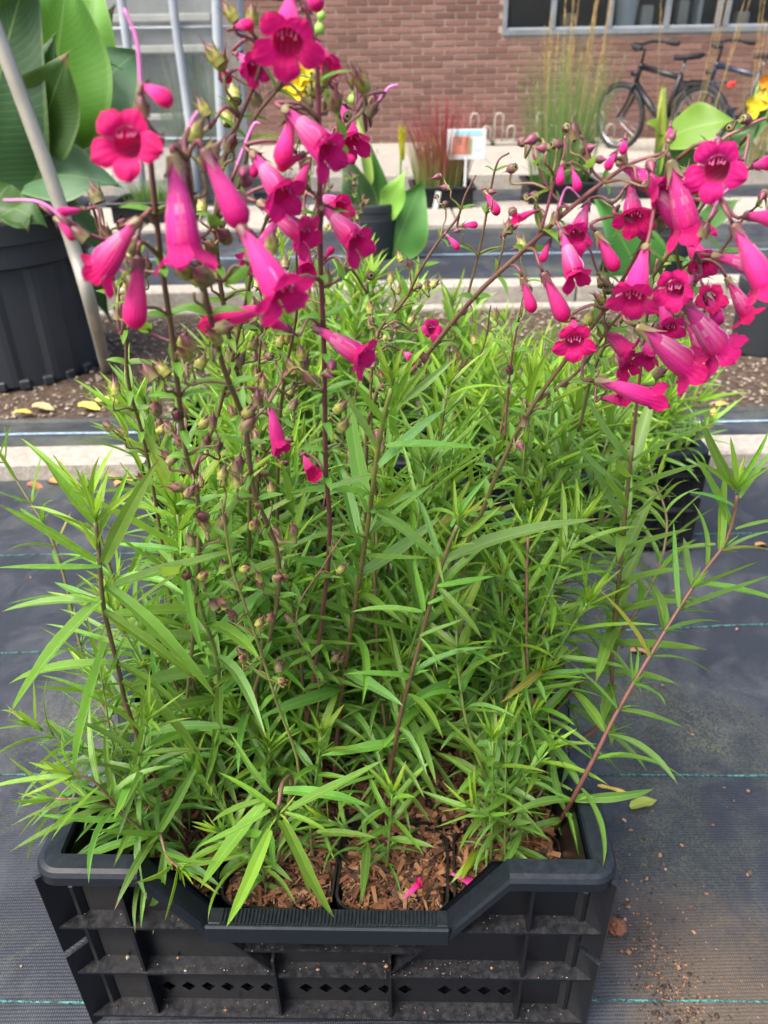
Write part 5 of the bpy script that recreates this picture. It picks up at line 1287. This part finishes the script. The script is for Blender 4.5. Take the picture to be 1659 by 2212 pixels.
grow(PLT[(2, 3)], [B((1, 3), .03, .02)] + V3([(1300, 1560, .74), (1322, 1400, .73), (1338, 1240, .72), (1352, 1090, .71), (1366, 960, .70)]), .0030, .0022, PURP, OLIVE, start=.12, inter=.034, Lm=.088, tip=False, dr=-.2)
grow(PLT[(1, 3)], [B((1, 3), .0, .02)] + V3([(1355, 1350, .80), (1440, 1150, .9), (1400, 1000, .95)]), .0026, .0014, PURP, OLIVE, start=.2, inter=.034, Lm=.07)
# ------------------------------------------------------------------ flowering stems
A1, A2, A3, A4 = PLT[(1, 0)], PLT[(2, 0)], PLT[(1, 1)], PLT[(2, 2)]
A5, A6 = PLT[(1, 3)], PLT[(2, 1)]
inflo(A1, [B((1, 0), .04, 0)] + V3([(600, 1300, .60), (548, 1060, .54), (530, 920, .51), (482, 790, .475), (436, 600, .43), (418, 470, .41), (402, 345, .395)]), .5, .93, cap=.7, r0=.0028, r1=.0020)
inflo(A1, [B((1, 0), -.02, 0)] + V3([(430, 1200, .58), (398, 960, .51), (374, 740, .465), (352, 590, .435), (336, 450, .415), (322, 320, .405), (302, 205, .40)]), .52, .97, cap=.6, r0=.0027, r1=.0016)
inflo(A3, [B((1, 1), .0, .0)] + V3([(706, 1250, .62), (703, 1000, .575), (700, 760, .53), (692, 560, .50), (691, 400, .485), (689, 250, .48), (681, 110, .475), (655, -10, .47)]), .62, .97, cap=.22, r0=.0030, r1=.0014, c0=PURP, c1=(.17, .04, .06))
inflo(A2, [B((2, 0), .05, .0)] + V3([(540, 1000, .66), (500, 760, .58), (466, 520, .53), (484, 345, .52), (517, 258, .515), (556, 164, .51), (566, 105, .51)]), .62, .97, cap=.45, r0=.0028, r1=.0013)
inflo(A2, V3([(470, 520, .53), (525, 370, .52), (545, 265, .515), (600, 190, .51), (630, 130, .505)]), .3, .9, cap=.3, r0=.0018, r1=.0012)
inflo(A2, [B((2, 0), -.03, .0)] + V3([(330, 1050, .68), (280, 840, .60), (268, 700, .56), (210, 480, .52), (195, 440, .51)]), .62, .98, cap=.55, r0=.0026, r1=.0011)
inflo(A2, [B((2, 0), .0, .02)] + V3([(420, 1100, .68), (470, 900, .60), (520, 700, .56), (560, 520, .53), (600, 420, .52)]), .6, .98, cap=.6, r0=.0028, r1=.0011)
inflo(A6, [B((2, 1), -.04, .0)] + V3([(600, 1050, .72), (610, 850, .66), (640, 680, .62), (640, 540, .6)]), .62, .98, cap=.8, r0=.0028, r1=.0011)
inflo(A6, [B((2, 1), .0, .0)] + V3([(560, 1100, .75), (590, 940, .70), (560, 800, .66), (580, 640, .63)]), .62, .98, cap=.8, r0=.0026, r1=.0011, c0=OLIVE)
inflo(A1, [B((1, 0), .05, -.02)] + V3([(640, 1690, .62), (592, 1500, .595), (530, 1310, .575), (500, 1220, .565), (478, 1080, .56)]), .58, .99, cap=.9, r0=.0024, r1=.0013, c0=(.17,.18,.05), c1=(.2,.2,.06), inter=.03)
inflo(A6, [B((1, 1), .0, .0)] + V3([(690, 1500, .66), (640, 1340, .61), (700, 1220, .60), (745, 1150, .60)]), .5, .99, cap=.6, r0=.0015, r1=.0007, c0=(.2,.16,.06), c1=(.2,.1,.08))
inflo(A4, [B((2, 2), -.03, .0)] + V3([(790, 950, .76), (905, 790, .68), (1019, 648, .62), (1129, 543, .58), (1230, 452, .555), (1305, 392, .545), (1370, 350, .535), (1432, 332, .53)]), .5, .98, cap=.4, bud=.3, r0=.0033, r1=.0013, c1=(.17,.05,.065))
inflo(A4, V3([(1150, 535, .575), (1176, 472, .565), (1196, 395, .56), (1218, 337, .555), (1221, 293, .555)]), .2, .99, cap=.6, bud=1.0, r0=.0016, r1=.0009, c0=(.22,.06,.09), c1=(.24,.07,.10))
inflo(A4, [B((2, 2), .0, .02)] + V3([(800, 850, .86), (880, 640, .80), (942, 529, .78), (987, 472, .77), (1005, 422, .77), (1028, 378, .77)]), .5, .99, cap=.5, bud=.8, r0=.0026, r1=.0010)
inflo(A4, V3([(1010, 640, .78), (1040, 520, .77), (1058, 420, .765), (1075, 350, .76), (1100, 330, .76)]), .3, .99, cap=.6, bud=1.0, r0=.0018, r1=.0010)
inflo(A5, [B((1, 3), -.05, .0)] + V3([(1000, 1250, .70), (1048, 1090, .66), (1099, 969, .635), (1160, 863, .61), (1230, 768, .59), (1309, 664, .57), (1400, 500, .55), (1455, 350, .535)]), .55, .98, cap=.45, bud=.4, r0=.0034, r1=.0015, c0=(.13,.13,.04), c1=PURP)
inflo(A5, V3([(1165, 862, .61), (1250, 800, .60), (1330, 690, .58), (1420, 620, .565), (1500, 560, .55)]), .3, .98, cap=.4, bud=.4, r0=.0020, r1=.0011)
inflo(PLT[(2, 3)], V3([(1366, 960, .70), (1378, 850, .68), (1392, 730, .66), (1404, 640, .64), (1420, 560, .63)]), .35, .99, cap=.4, bud=.3, r0=.0022, r1=.0012, c0=PINK, c1=PINK)
inflo(PLT[(2, 3)], V3([(1250, 930, .72), (1290, 780, .66), (1380, 640, .62), (1480, 500, .59), (1560, 380, .57), (1600, 310, .56)]), .25, .99, cap=.5, bud=.4, r0=.0026, r1=.0012, c0=(.14,.15,.05), c1=PURP)
inflo(PLT[(2, 3)], V3([(1400, 760, .64), (1480, 640, .62), (1560, 540, .60), (1600, 480, .59), (1640, 440, .585)]), .25, .99, cap=.4, bud=.4, r0=.0018, r1=.0010)
inflo(PLT[(2, 3)], V3([(1470, 520, .60), (1540, 330, .585), (1610, 275, .58), (1680, 245, .58)]), .3, .99, cap=.3, bud=.5, r0=.0018, r1=.0012, c0=PINK, c1=PINK)
inflo(A4, V3([(1090, 950, .76), (1102, 800, .73), (1120, 690, .71), (1140, 600, .70)]), .4, .99, cap=.5, bud=.6, r0=.0016, r1=.0010, c0=PINK, c1=PINK)
inflo(A6, [B((2, 1), .03, .02)] + V3([(760, 900, .95), (830, 700, .9), (900, 620, .88)]), .5, .99, cap=.8, r0=.0022, r1=.001)
inflo(A4, [B((2, 2), .03, .02)] + V3([(960, 900, .95), (1040, 760, .92), (1060, 660, .9)]), .5, .99, cap=.8, r0=.0022, r1=.001, c0=OLIVE)
for (a_, e_) in (((420, 520, .41), (480, 420, .42)), ((690, 430, .485), (640, 330, .49)), ((690, 320, .48), (770, 240, .50)), ((688, 250, .48), (735, 160, .5)), ((352, 590, .435), (240, 520, .44)), ((436, 600, .43), (545, 560, .45)), ((374, 740, .465), (270, 650, .47)), ((1230, 452, .555), (1150, 330, .57)), ((1305, 392, .545), (1260, 300, .55)), ((1400, 500, .55), (1320, 440, .56)), ((1480, 500, .59), (1560, 300, .58)), ((1392, 730, .66), (1460, 600, .64)), ((700, 620, .51), (770, 540, .53)), ((530, 920, .51), (620, 800, .53))):
    p0, p1 = at(*a_), at(*e_); inflo(A1 if a_[0] < 600 else (A3 if a_[0] < 900 else A5), [p0, p0.lerp(p1, .5) + Vector((0, 0, -.006)), p1], .4, .99, cap=.7, bud=.6, inter=.022, r0=.0013, r1=.0009, c0=PURP, c1=(.17,.05,.06), node_leaf=.022)
# ------------------------------------------------------------------ flowers
F = flower
for a in ((345, 305, 282, 292, .41, 'o', .037, 1, 4), (308, 186, 372, 212, .40, 'c', .026), (374, 338, 402, 520, .385, 'o', None, 1, 2), (440, 325, 530, 488, .39, 'c'),
          (520, 492, 608, 608, .385, 'o', .040, 1, 4), (303, 474, 212, 558, .40, 'o', .033, 1, 0), (300, 556, 291, 706, .41, 'c', .034), (184, 452, 130, 456, .44, 'b', .017), (118, 470, 165, 515, .43, 'b', .016),
          (628, -8, 620, 72, .47, 'o', .038, 1, 4), (515, 118, 550, 138, .53, 'o', .025, 1, 0), (672, 84, 710, 122, .52, 'w', .027), (615, 236, 706, 300, .47, 'o', .038, 1, 0), (632, 250, 606, 345, .475, 'c', .036),
          (546, 332, 612, 402, .48, 'o', .036, 1, 3), (660, 332, 600, 358, .47, 'b', .020), (668, 350, 640, 408, .49, 'c', .026), (560, 438, 655, 492, .48, 'o', .036, 1, 0), (694, 446, 765, 500, .49, 'o', .036, 1, 0),
          (600, 470, 560, 540, .51, 'o', .034, 1, 2), (592, 662, 486, 678, .48, 'w', .040), (628, 714, 585, 690, .50, 'b', .022), (680, 708, 772, 752, .52, 'o', .040, 1, 3), (580, 870, 605, 935, .58, 'w', .036),
          (735, 222, 762, 290, .60, 'o', .034, 1, 2), (740, 330, 765, 345, .58, 'b', .018), (680, 425, 735, 432, .6, 'o', .03, 1, 0), (735, 300, 768, 338, .62, 'c', .026), (505, 60, 545, 45, .5, 'b', .02), (655, 20, 690, -6, .50, 'c', .026), (650, 500, 660, 560, .58, 'w', .03), (560, 340, 545, 372, .52, 'b', .02),
          (700, 560, 720, 530, .54, 'b', .016), (655, 985, 672, 1005, .60, 'w', .03), (470, 140, 500, 175, .52, 'b', .016)):
    F(*a, pl=None)
for a in ((1590, 345, 1546, 350, .50, 'o', .040, 1, 4), (1448, 348, 1482, 478, .52, 'o', None, 1, 2), (1388, 396, 1475, 455, .53, 'o', .036, 1, 0), (1335, 350, 1405, 385, .55, 'o', .034, 1, 2), (1362, 400, 1370, 452, .56, 'o', .034, 1, 3),
          (1212, 500, 1242, 568, .545, 'o', .034, 1, 0), (1288, 502, 1332, 582, .55, 'c', .032), (1396, 532, 1372, 622, .50, 'o', .040, 1, 1), (1342, 468, 1408, 508, .54, 'c', .028), (1500, 598, 1455, 622, .52, 'o', .034, 1, 1),
          (1174, 590, 1222, 690, .56, 'c', .036), (1128, 600, 1152, 672, .58, 'c', .028), (1238, 690, 1240, 726, .56, 'o', .034, 1, 1), (1376, 706, 1488, 770, .53, 'o', .042, 1, 3), (1470, 648, 1562, 735, .52, 'o', .044, 1, 3),
          (1525, 630, 1552, 690, .58, 'c', .030), (1570, 600, 1608, 662, .54, 'o', .030, 1, 3), (1585, 486, 1642, 592, .46, 'o', .040, 1, 0), (1540, 552, 1628, 566, .50, 'o', .036, 1, 3), (1612, 466, 1680, 468, .50, 'c', .036), (1625, 360, 1670, 345, .52, 'c', .03),
          (1286, 822, 1402, 846, .54, 'w', .042), (1292, 700, 1345, 742, .60, 'o', .034, 1, 1), (1425, 655, 1442, 692, .60, 'o', .03, 1, 1), (1478, 506, 1512, 545, .58, 'o', .032, 1, 1), (1335, 735, 1350, 770, .62, 'o', .03, 1, 0), (1480, 690, 1520, 745, .6, 'o', .034, 1, 3),
          (1340, 780, 1345, 830, .62, 'c', .026), (1300, 860, 1335, 852, .62, 'w', .03), (1046, 412, 1078, 458, .765, 'c', .028), (995, 488, 1030, 482, .77, 'b', .02), (965, 508, 990, 532, .77, 'b', .02), (900, 712, 930, 706, .85, 'o', .03), (870, 760, 890, 770, .88, 'o', .03),
          (1236, 365, 1250, 402, .555, 'b', .02), (1215, 350, 1208, 395, .555, 'b', .018), (1160, 455, 1118, 462, .57, 'w', .018), (1330, 330, 1310, 360, .54, 'b', .018), (1420, 705, 1400, 755, .61, 'o', .03, 1, 2), (1250, 560, 1220, 600, .57, 'b', .018), (1188, 520, 1170, 560, .57, 'b', .018),
          (1270, 440, 1246, 492, .57, 'o', .032, 1, 3), (1500, 660, 1530, 640, .6, 'o', .03, 1, 1), (1560, 655, 1545, 690, .6, 'c', .028), (1440, 420, 1500, 400, .58, 'c', .03), (1350, 300, 1345, 325, .54, 'b', .016), (1448, 275, 1446, 300, .54, 'b', .016)):
    F(*a)
# long styles left after the petals dropped
for (x0, y0, x1, y1, x2, y2, Y) in ((155, 490, 90, 438, 8, 432, .42), (305, 205, 296, 90, 268, 18, .40), (702, 210, 712, 170, 735, 152, .5), (815, 222, 840, 190, 860, 183, .52), (1205, 455, 1225, 405, 1258, 432, .555), (500, 390, 545, 275, 562, 268, .49), (400, 300, 415, 262, 428, 240, .41), (1530, 480, 1560, 420, 1610, 390, .5)):
    P = spline([at(x0, y0, Y), at(x1, y1, Y), at(x2, y2, Y)], 8); q, s = attach(P[0], Vector((0, 0, 1))); b = MB(); b.tube(P, [.0009]*6 + [.0007]*3, 5); b.build('style', MAT['style'], q.root, I4, smooth=True)
    stalk(q, s, P[0], (P[0]-P[1]).normalized()); capsule(q, P[0] - (P[1]-P[0]).normalized()*.009, (P[1]-P[0]).normalized(), .011, 2)
# extra capsules where the photo shows them
for (x, y, Y) in ((255, 690, .50), (768, 190, .55), (800, 235, .55), (790, 245, .55), (510, 45, .5), (475, 150, .51), (545, 55, .505), (450, 250, .5), (400, 890, .53), (395, 960, .52), (365, 1000, .53), (445, 960, .56), (470, 970, .56), (700, 180, .5), (560, 230, .52), (1240, 300, .55)):
    p = at(x, y, Y); q, s = attach(p, Vector((0, 0, 1))); capsule(q, p, Vector((U(-.5,.5), U(-.5,.2), U(.4, 1))), .0115); stalk(q, s, p, Vector((0, 0, 1)), .001)
for p in PLT.values(): p.finish()

# ------------------------------------------------------------------ plants in the crates behind
for POTS, gname, hs, side_ in ((POT2, 'penstemons in the crate behind on the right', (.52, .44, .42, .44), 'right'), (POT3, 'penstemons in the crate behind on the left', (.36, .50, .62, .62), 'left')):
    for (j, i), p in POTS.items():
        pl = Plant(p, f'leafy penstemon {COLS[i]} in the {["near row", "far row"][j]} of the {side_} rear crate', gname)
        h = hs[i]; bush(pl, p, 4 if side_ == 'left' and i == 0 else 8, h*.70, h*1.08, .09, .088, 1.15, inter=.028, out=((i-1.5)*.03 if side_ == 'right' else .02, -.04 if j == 0 else 0))
        if side_ == 'right' and i == 3:
            e = at(1480, 770, 1.75); grow(pl, [p, p.lerp(e, .5) + Vector((0, 0, .03)), e], .0026, .0014, OLIVE, OLIVE, start=.15, inter=.035, Lm=.10, dr=-.3)
        if side_ == 'left' and i in (2, 3):
            inflo(pl, [p, p + Vector((U(-.03,.03), 0, .3)), p + Vector((U(-.06,.06), U(-.05, .05), h+.10))], .6, .99, cap=.8, r0=.0024, r1=.001, c0=OLIVE)
        pl.finish()

# ================================================================== LITTER
def dryleaf(px, py, z, s, ang, col, label, name='fallen_leaf', flat=.25, w_=.45, cat='leaf'):
    p = atz(px, py, z); me, tip = broadleaf(8, w_, flat, .25, .03, ang, 1.0)
    d = Vector((math.cos(ang), math.sin(ang), .02)); M = frame(d, Vector((U(-.2,.2), U(-.2,.2), 1)), p + Vector((0, 0, .006)), s)
    tag(obj(name, me, MAT['canna'], None, M, col), label, cat)
dryleaf(1360, 1750, .002, .055, .35, (.34, .42, .07), 'pale green serrated leaf lying on the fabric right of the crate')
dryleaf(1290, 1702, .004, .055, -.3, (.55, .33, .06), 'long yellow brown leaf beside the right rim of the crate', w_=.16)
dryleaf(1360, 1410, .002, .05, .1, (.50, .26, .13), 'curled tan leaf on the fabric behind the leaning purple stem', w_=.4, flat=.9)
dryleaf(1630, 1182, .002, .05, .4, (.48, .25, .10), 'tan curled leaf on the fabric near the right edge', flat=.8, w_=.35)
dryleaf(1540, 902, .06, .08, 1.2, (.50, .24, .10), 'brown leaf standing against the fabric strip on the right', flat=.2, w_=.25)
for i, (x, y, c) in enumerate(((1480, 990, (.45,.20,.09)), (1560, 985, (.50,.25,.11)), (1600, 978, (.46,.22,.09)), (1640, 972, (.42,.19,.08)), (230, 1032, (.48,.22,.08)), (130, 1045, (.46,.20,.09)), (60, 1048, (.40,.18,.08)), (290, 1040, (.44,.20,.08)), (1515, 975, (.5,.24,.1)))):
    dryleaf(x, y, .002, U(.05, .08), U(-.5, .5) + (3.1 if i % 2 else 0), c, ['brown dead leaf against the kerb foot, %s' % q for q in ('first from the right foliage', 'second from the right foliage', 'third on the right', 'at the right edge', 'left of the front left shoot', 'near the left edge', 'at the left edge', 'beside the left foliage', 'tucked under the right foliage')][i], flat=.7, w_=.5)
for i, (x, y, c) in enumerate(((170, 878, (.75,.55,.10)), (205, 870, (.78,.60,.16)), (30, 895, (.70,.50,.10)), (70, 880, (.60,.42,.20)), (1545, 878, (.52,.27,.10)))):
    dryleaf(x, y, .04, U(.05, .09), U(-.4, .6), c, ['yellow fallen leaf on the soil below the large pot', 'second yellow leaf on the soil beside the first, below the large pot', 'yellow leaf on the soil at the left edge', 'tan leaf on the soil near the left edge', 'tan leaf on the soil bed at the right'][i], flat=.5, w_=.55)
# fallen petals in the crate
for i, (x, y, lb) in enumerate(((1008, 1898, 'magenta fallen bell flower lying on the bark beside the right notch'), (905, 1952, 'crumpled magenta petal on the bark behind the grip'))):
    p = atz(x, y, PT); r = empty('fallen_flower', p); tag(r, lb, 'petal')
    M = frame(Vector((1, -.35, -.1)) if i == 0 else Vector((.4, .2, .4)), Vector((0, .3, 1)), p + Vector((-.018, 0, .010)), .034 if i == 0 else .022) @ Matrix.Diagonal((1, 1.1, .55, 1))
    obj('corolla', WILT[i], MAT['petal'], r, M)
# wood chips scattered over fabric and soil crumbs
cm = []
for q in range(5):
    b = MB(); L, wd = U(.004, .011), U(.002, .005); P = [Vector((U(.8, 1.2)*L/2*a, U(.6, 1.2)*wd/2*c, U(.0, .002) + h)) for a, c, h in ((-1,-1,0),(-1,1,0),(1,-1,0),(1,1,0),(-1,-1,.0022),(-1,1,.0022),(1,-1,.0022),(1,1,.0022))]
    s = random.choice(((.28,.15,.09), (.36,.21,.13), (.20,.10,.055)))
    for p in P: b.vert(p, (0, 0, 0), s)
    b.f += [(0,2,3,1),(4,5,7,6),(0,1,5,4),(2,6,7,3),(0,4,6,2),(1,3,7,5)]; cm.append(b.mesh('wood_chip', False, True))
spots = [(1500, 2010), (1525, 1930), (1560, 1700), (1620, 1715), (1545, 1785), (1470, 1830), (1480, 1845), (1425, 1850), (1395, 1870), (1440, 1880), (1350, 1905), (1400, 1895), (1470, 1900), (1520, 1920), (1350, 1985), (1380, 1970), (1500, 1585), (1590, 1360), (1420, 1390), (1540, 1290), (1450, 1275), (1410, 1480), (1435, 1475), (1640, 1285), (1600, 2120), (1460, 2090), (1350, 1940), (1565, 1870), (1610, 1890), (1490, 1960), (95, 1940), (120, 1630), (40, 2090), (60, 1250), (85, 1310), (150, 1265), (1360, 1800), (1345, 1770), (1380, 1820)]
for x, y in spots[::1]:
    if rnd() < .25: continue
    p = atz(x + U(-6, 6), y + U(-6, 6), .004)
    o = obj('wood_chip', random.choice(cm), MAT['chip'], None, Matrix.Translation(p) @ Matrix.Rotation(U(0, 6), 4, 'Z') @ Matrix.Rotation(U(-.2, .2), 4, 'X') @ Matrix.Scale(U(.45, .95), 4))
    tag(o, 'small wood chip lying on the black ground fabric', 'wood chip', 'wood chips scattered on the ground fabric')
b = MB()
for i in range(1500):
    t = rnd(); x = .30 + abs(random.gauss(0, .055)) + .05*rnd(); y = .50 + random.gauss(0, .085)
    if rnd() < .15: x, y = U(.28, .75), U(.4, 1.5)
    r_ = U(.0008, .0024) * (2.2 if rnd() < .02 else 1); c = Vector((x, y, .003)); s = random.choice(((.05,.035,.022), (.10,.065,.04), (.03,.022,.016), (.22,.12,.07)))
    k = len(b.v)
    for q in ((1,0,0),(0,1,0),(-1,0,0),(0,-1,0),(0,0,1)): b.vert(c + Vector(q)*r_*U(.6, 1.3), (0,0,0), s)
    b.f += [(k, k+1, k+4), (k+1, k+2, k+4), (k+2, k+3, k+4), (k+3, k, k+4)]
tag(b.build('soil_crumbs', MAT['chip'], None, recalc=False), 'dark soil crumbs spilled on the fabric right of the crate', 'soil', kind='stuff')
b = MB()
for k in range(14):
    pass
c = atz(1333, 2003, .012); rows = []
for i in range(8):
    a = math.pi*i/7; rows.append([c + Vector((.012*math.sin(a)*math.cos(q*.628), .012*math.sin(a)*math.sin(q*.628), .011*math.cos(a)))*1.0 + Vector((U(-.002,.002), U(-.002,.002), U(-.002,.002))) for q in range(10)])
b.grid(rows, None, [(.16,.07,.04)]*8, close=True); tag(b.build('soil_clod', MAT['chip'], None), 'reddish brown clod of soil on the fabric beside the crate', 'soil clod')
# crumbs caught on the crate ledges and the rim
b = MB()
for i in range(260):
    z = random.choice((.2055, .1135, .1135, .0185, .0185, .160)); u = U(-.29, .29)
    if z == .160 and abs(u) > .09: continue
    if z == .2055 and abs(u) < .14: continue
    r_ = U(.0005, .0012)*(3.0 if rnd() < .06 else 1); c = CM @ Vector((u, U(.006, .025), z + r_*.3)); s = random.choice(((.17,.10,.06), (.26,.15,.09), (.08,.055,.04), (.30,.26,.21)))
    k = len(b.v)
    for q in ((1,0,0),(0,1,0),(-1,0,0),(0,-1,0),(0,0,1)): b.vert(c + Vector(q)*r_*U(.6, 1.3), (0,0,0), s)
    b.f += [(k, k+1, k+4), (k+1, k+2, k+4), (k+2, k+3, k+4), (k+3, k, k+4)]
tag(b.build('bark_crumbs', MAT['chip'], None, recalc=False), 'tiny bark crumbs caught on the ledges of the front crate', 'crumbs', kind='stuff')
# loose bark spilling over the pot rims
b = MB()
for i in range(5200):
    u, v_ = U(-.03, .275), U(.075, .385)
    if rnd() < .35: u = U(-.26, .275)
    if u < .0 and v_ < .16 and rnd() < .8: continue
    big = rnd() < .10; L = U(.012, .030) if big else U(.004, .013); wd = U(.003, .008) if big else U(.0008, .0026); th = U(.001, .0025)
    c = CM @ Vector((u, v_, PT - .014 + .017*max(0, min(1, (v_-.125)/.06)) + .007*noise.noise(Vector((u*22, v_*22, 3))) + (.003 if big else 0)))
    A = Matrix.Rotation(U(0, 6.28), 3, 'Z') @ Matrix.Rotation(U(-.35, .35), 3, 'Y') @ Matrix.Rotation(U(-.5, .5), 3, 'X')
    s = random.choice(((.165,.070,.035), (.23,.112,.056), (.125,.050,.027), (.28,.165,.095), (.08,.040,.025), (.19,.082,.042), (.035,.022,.016), (.25,.13,.068))); kk = U(.6, 1.1); s = tuple(x*kk for x in s); k = len(b.v); tp = U(.4, 1)
    for sx, sy, sz in ((-1,-1,-1),(-1,1,-1),(1,-1,-1),(1,1,-1),(-1,-1,1),(-1,1,1),(1,-1,1),(1,1,1)): b.vert(c + A @ Vector((sx*L/2, sy*wd/2*(tp if sx > 0 else 1), sz*th/2)), (0, 0, 0), s)
    b.f += [(k, k+2, k+3, k+1), (k+4, k+5, k+7, k+6), (k, k+1, k+5, k+4), (k+2, k+6, k+7, k+3), (k, k+4, k+6, k+2), (k+1, k+3, k+7, k+5)]
tag(b.build('loose_bark', MAT['chip'], None, recalc=False), 'loose red brown bark lying over and between the pots of the front crate', 'mulch', kind='stuff')
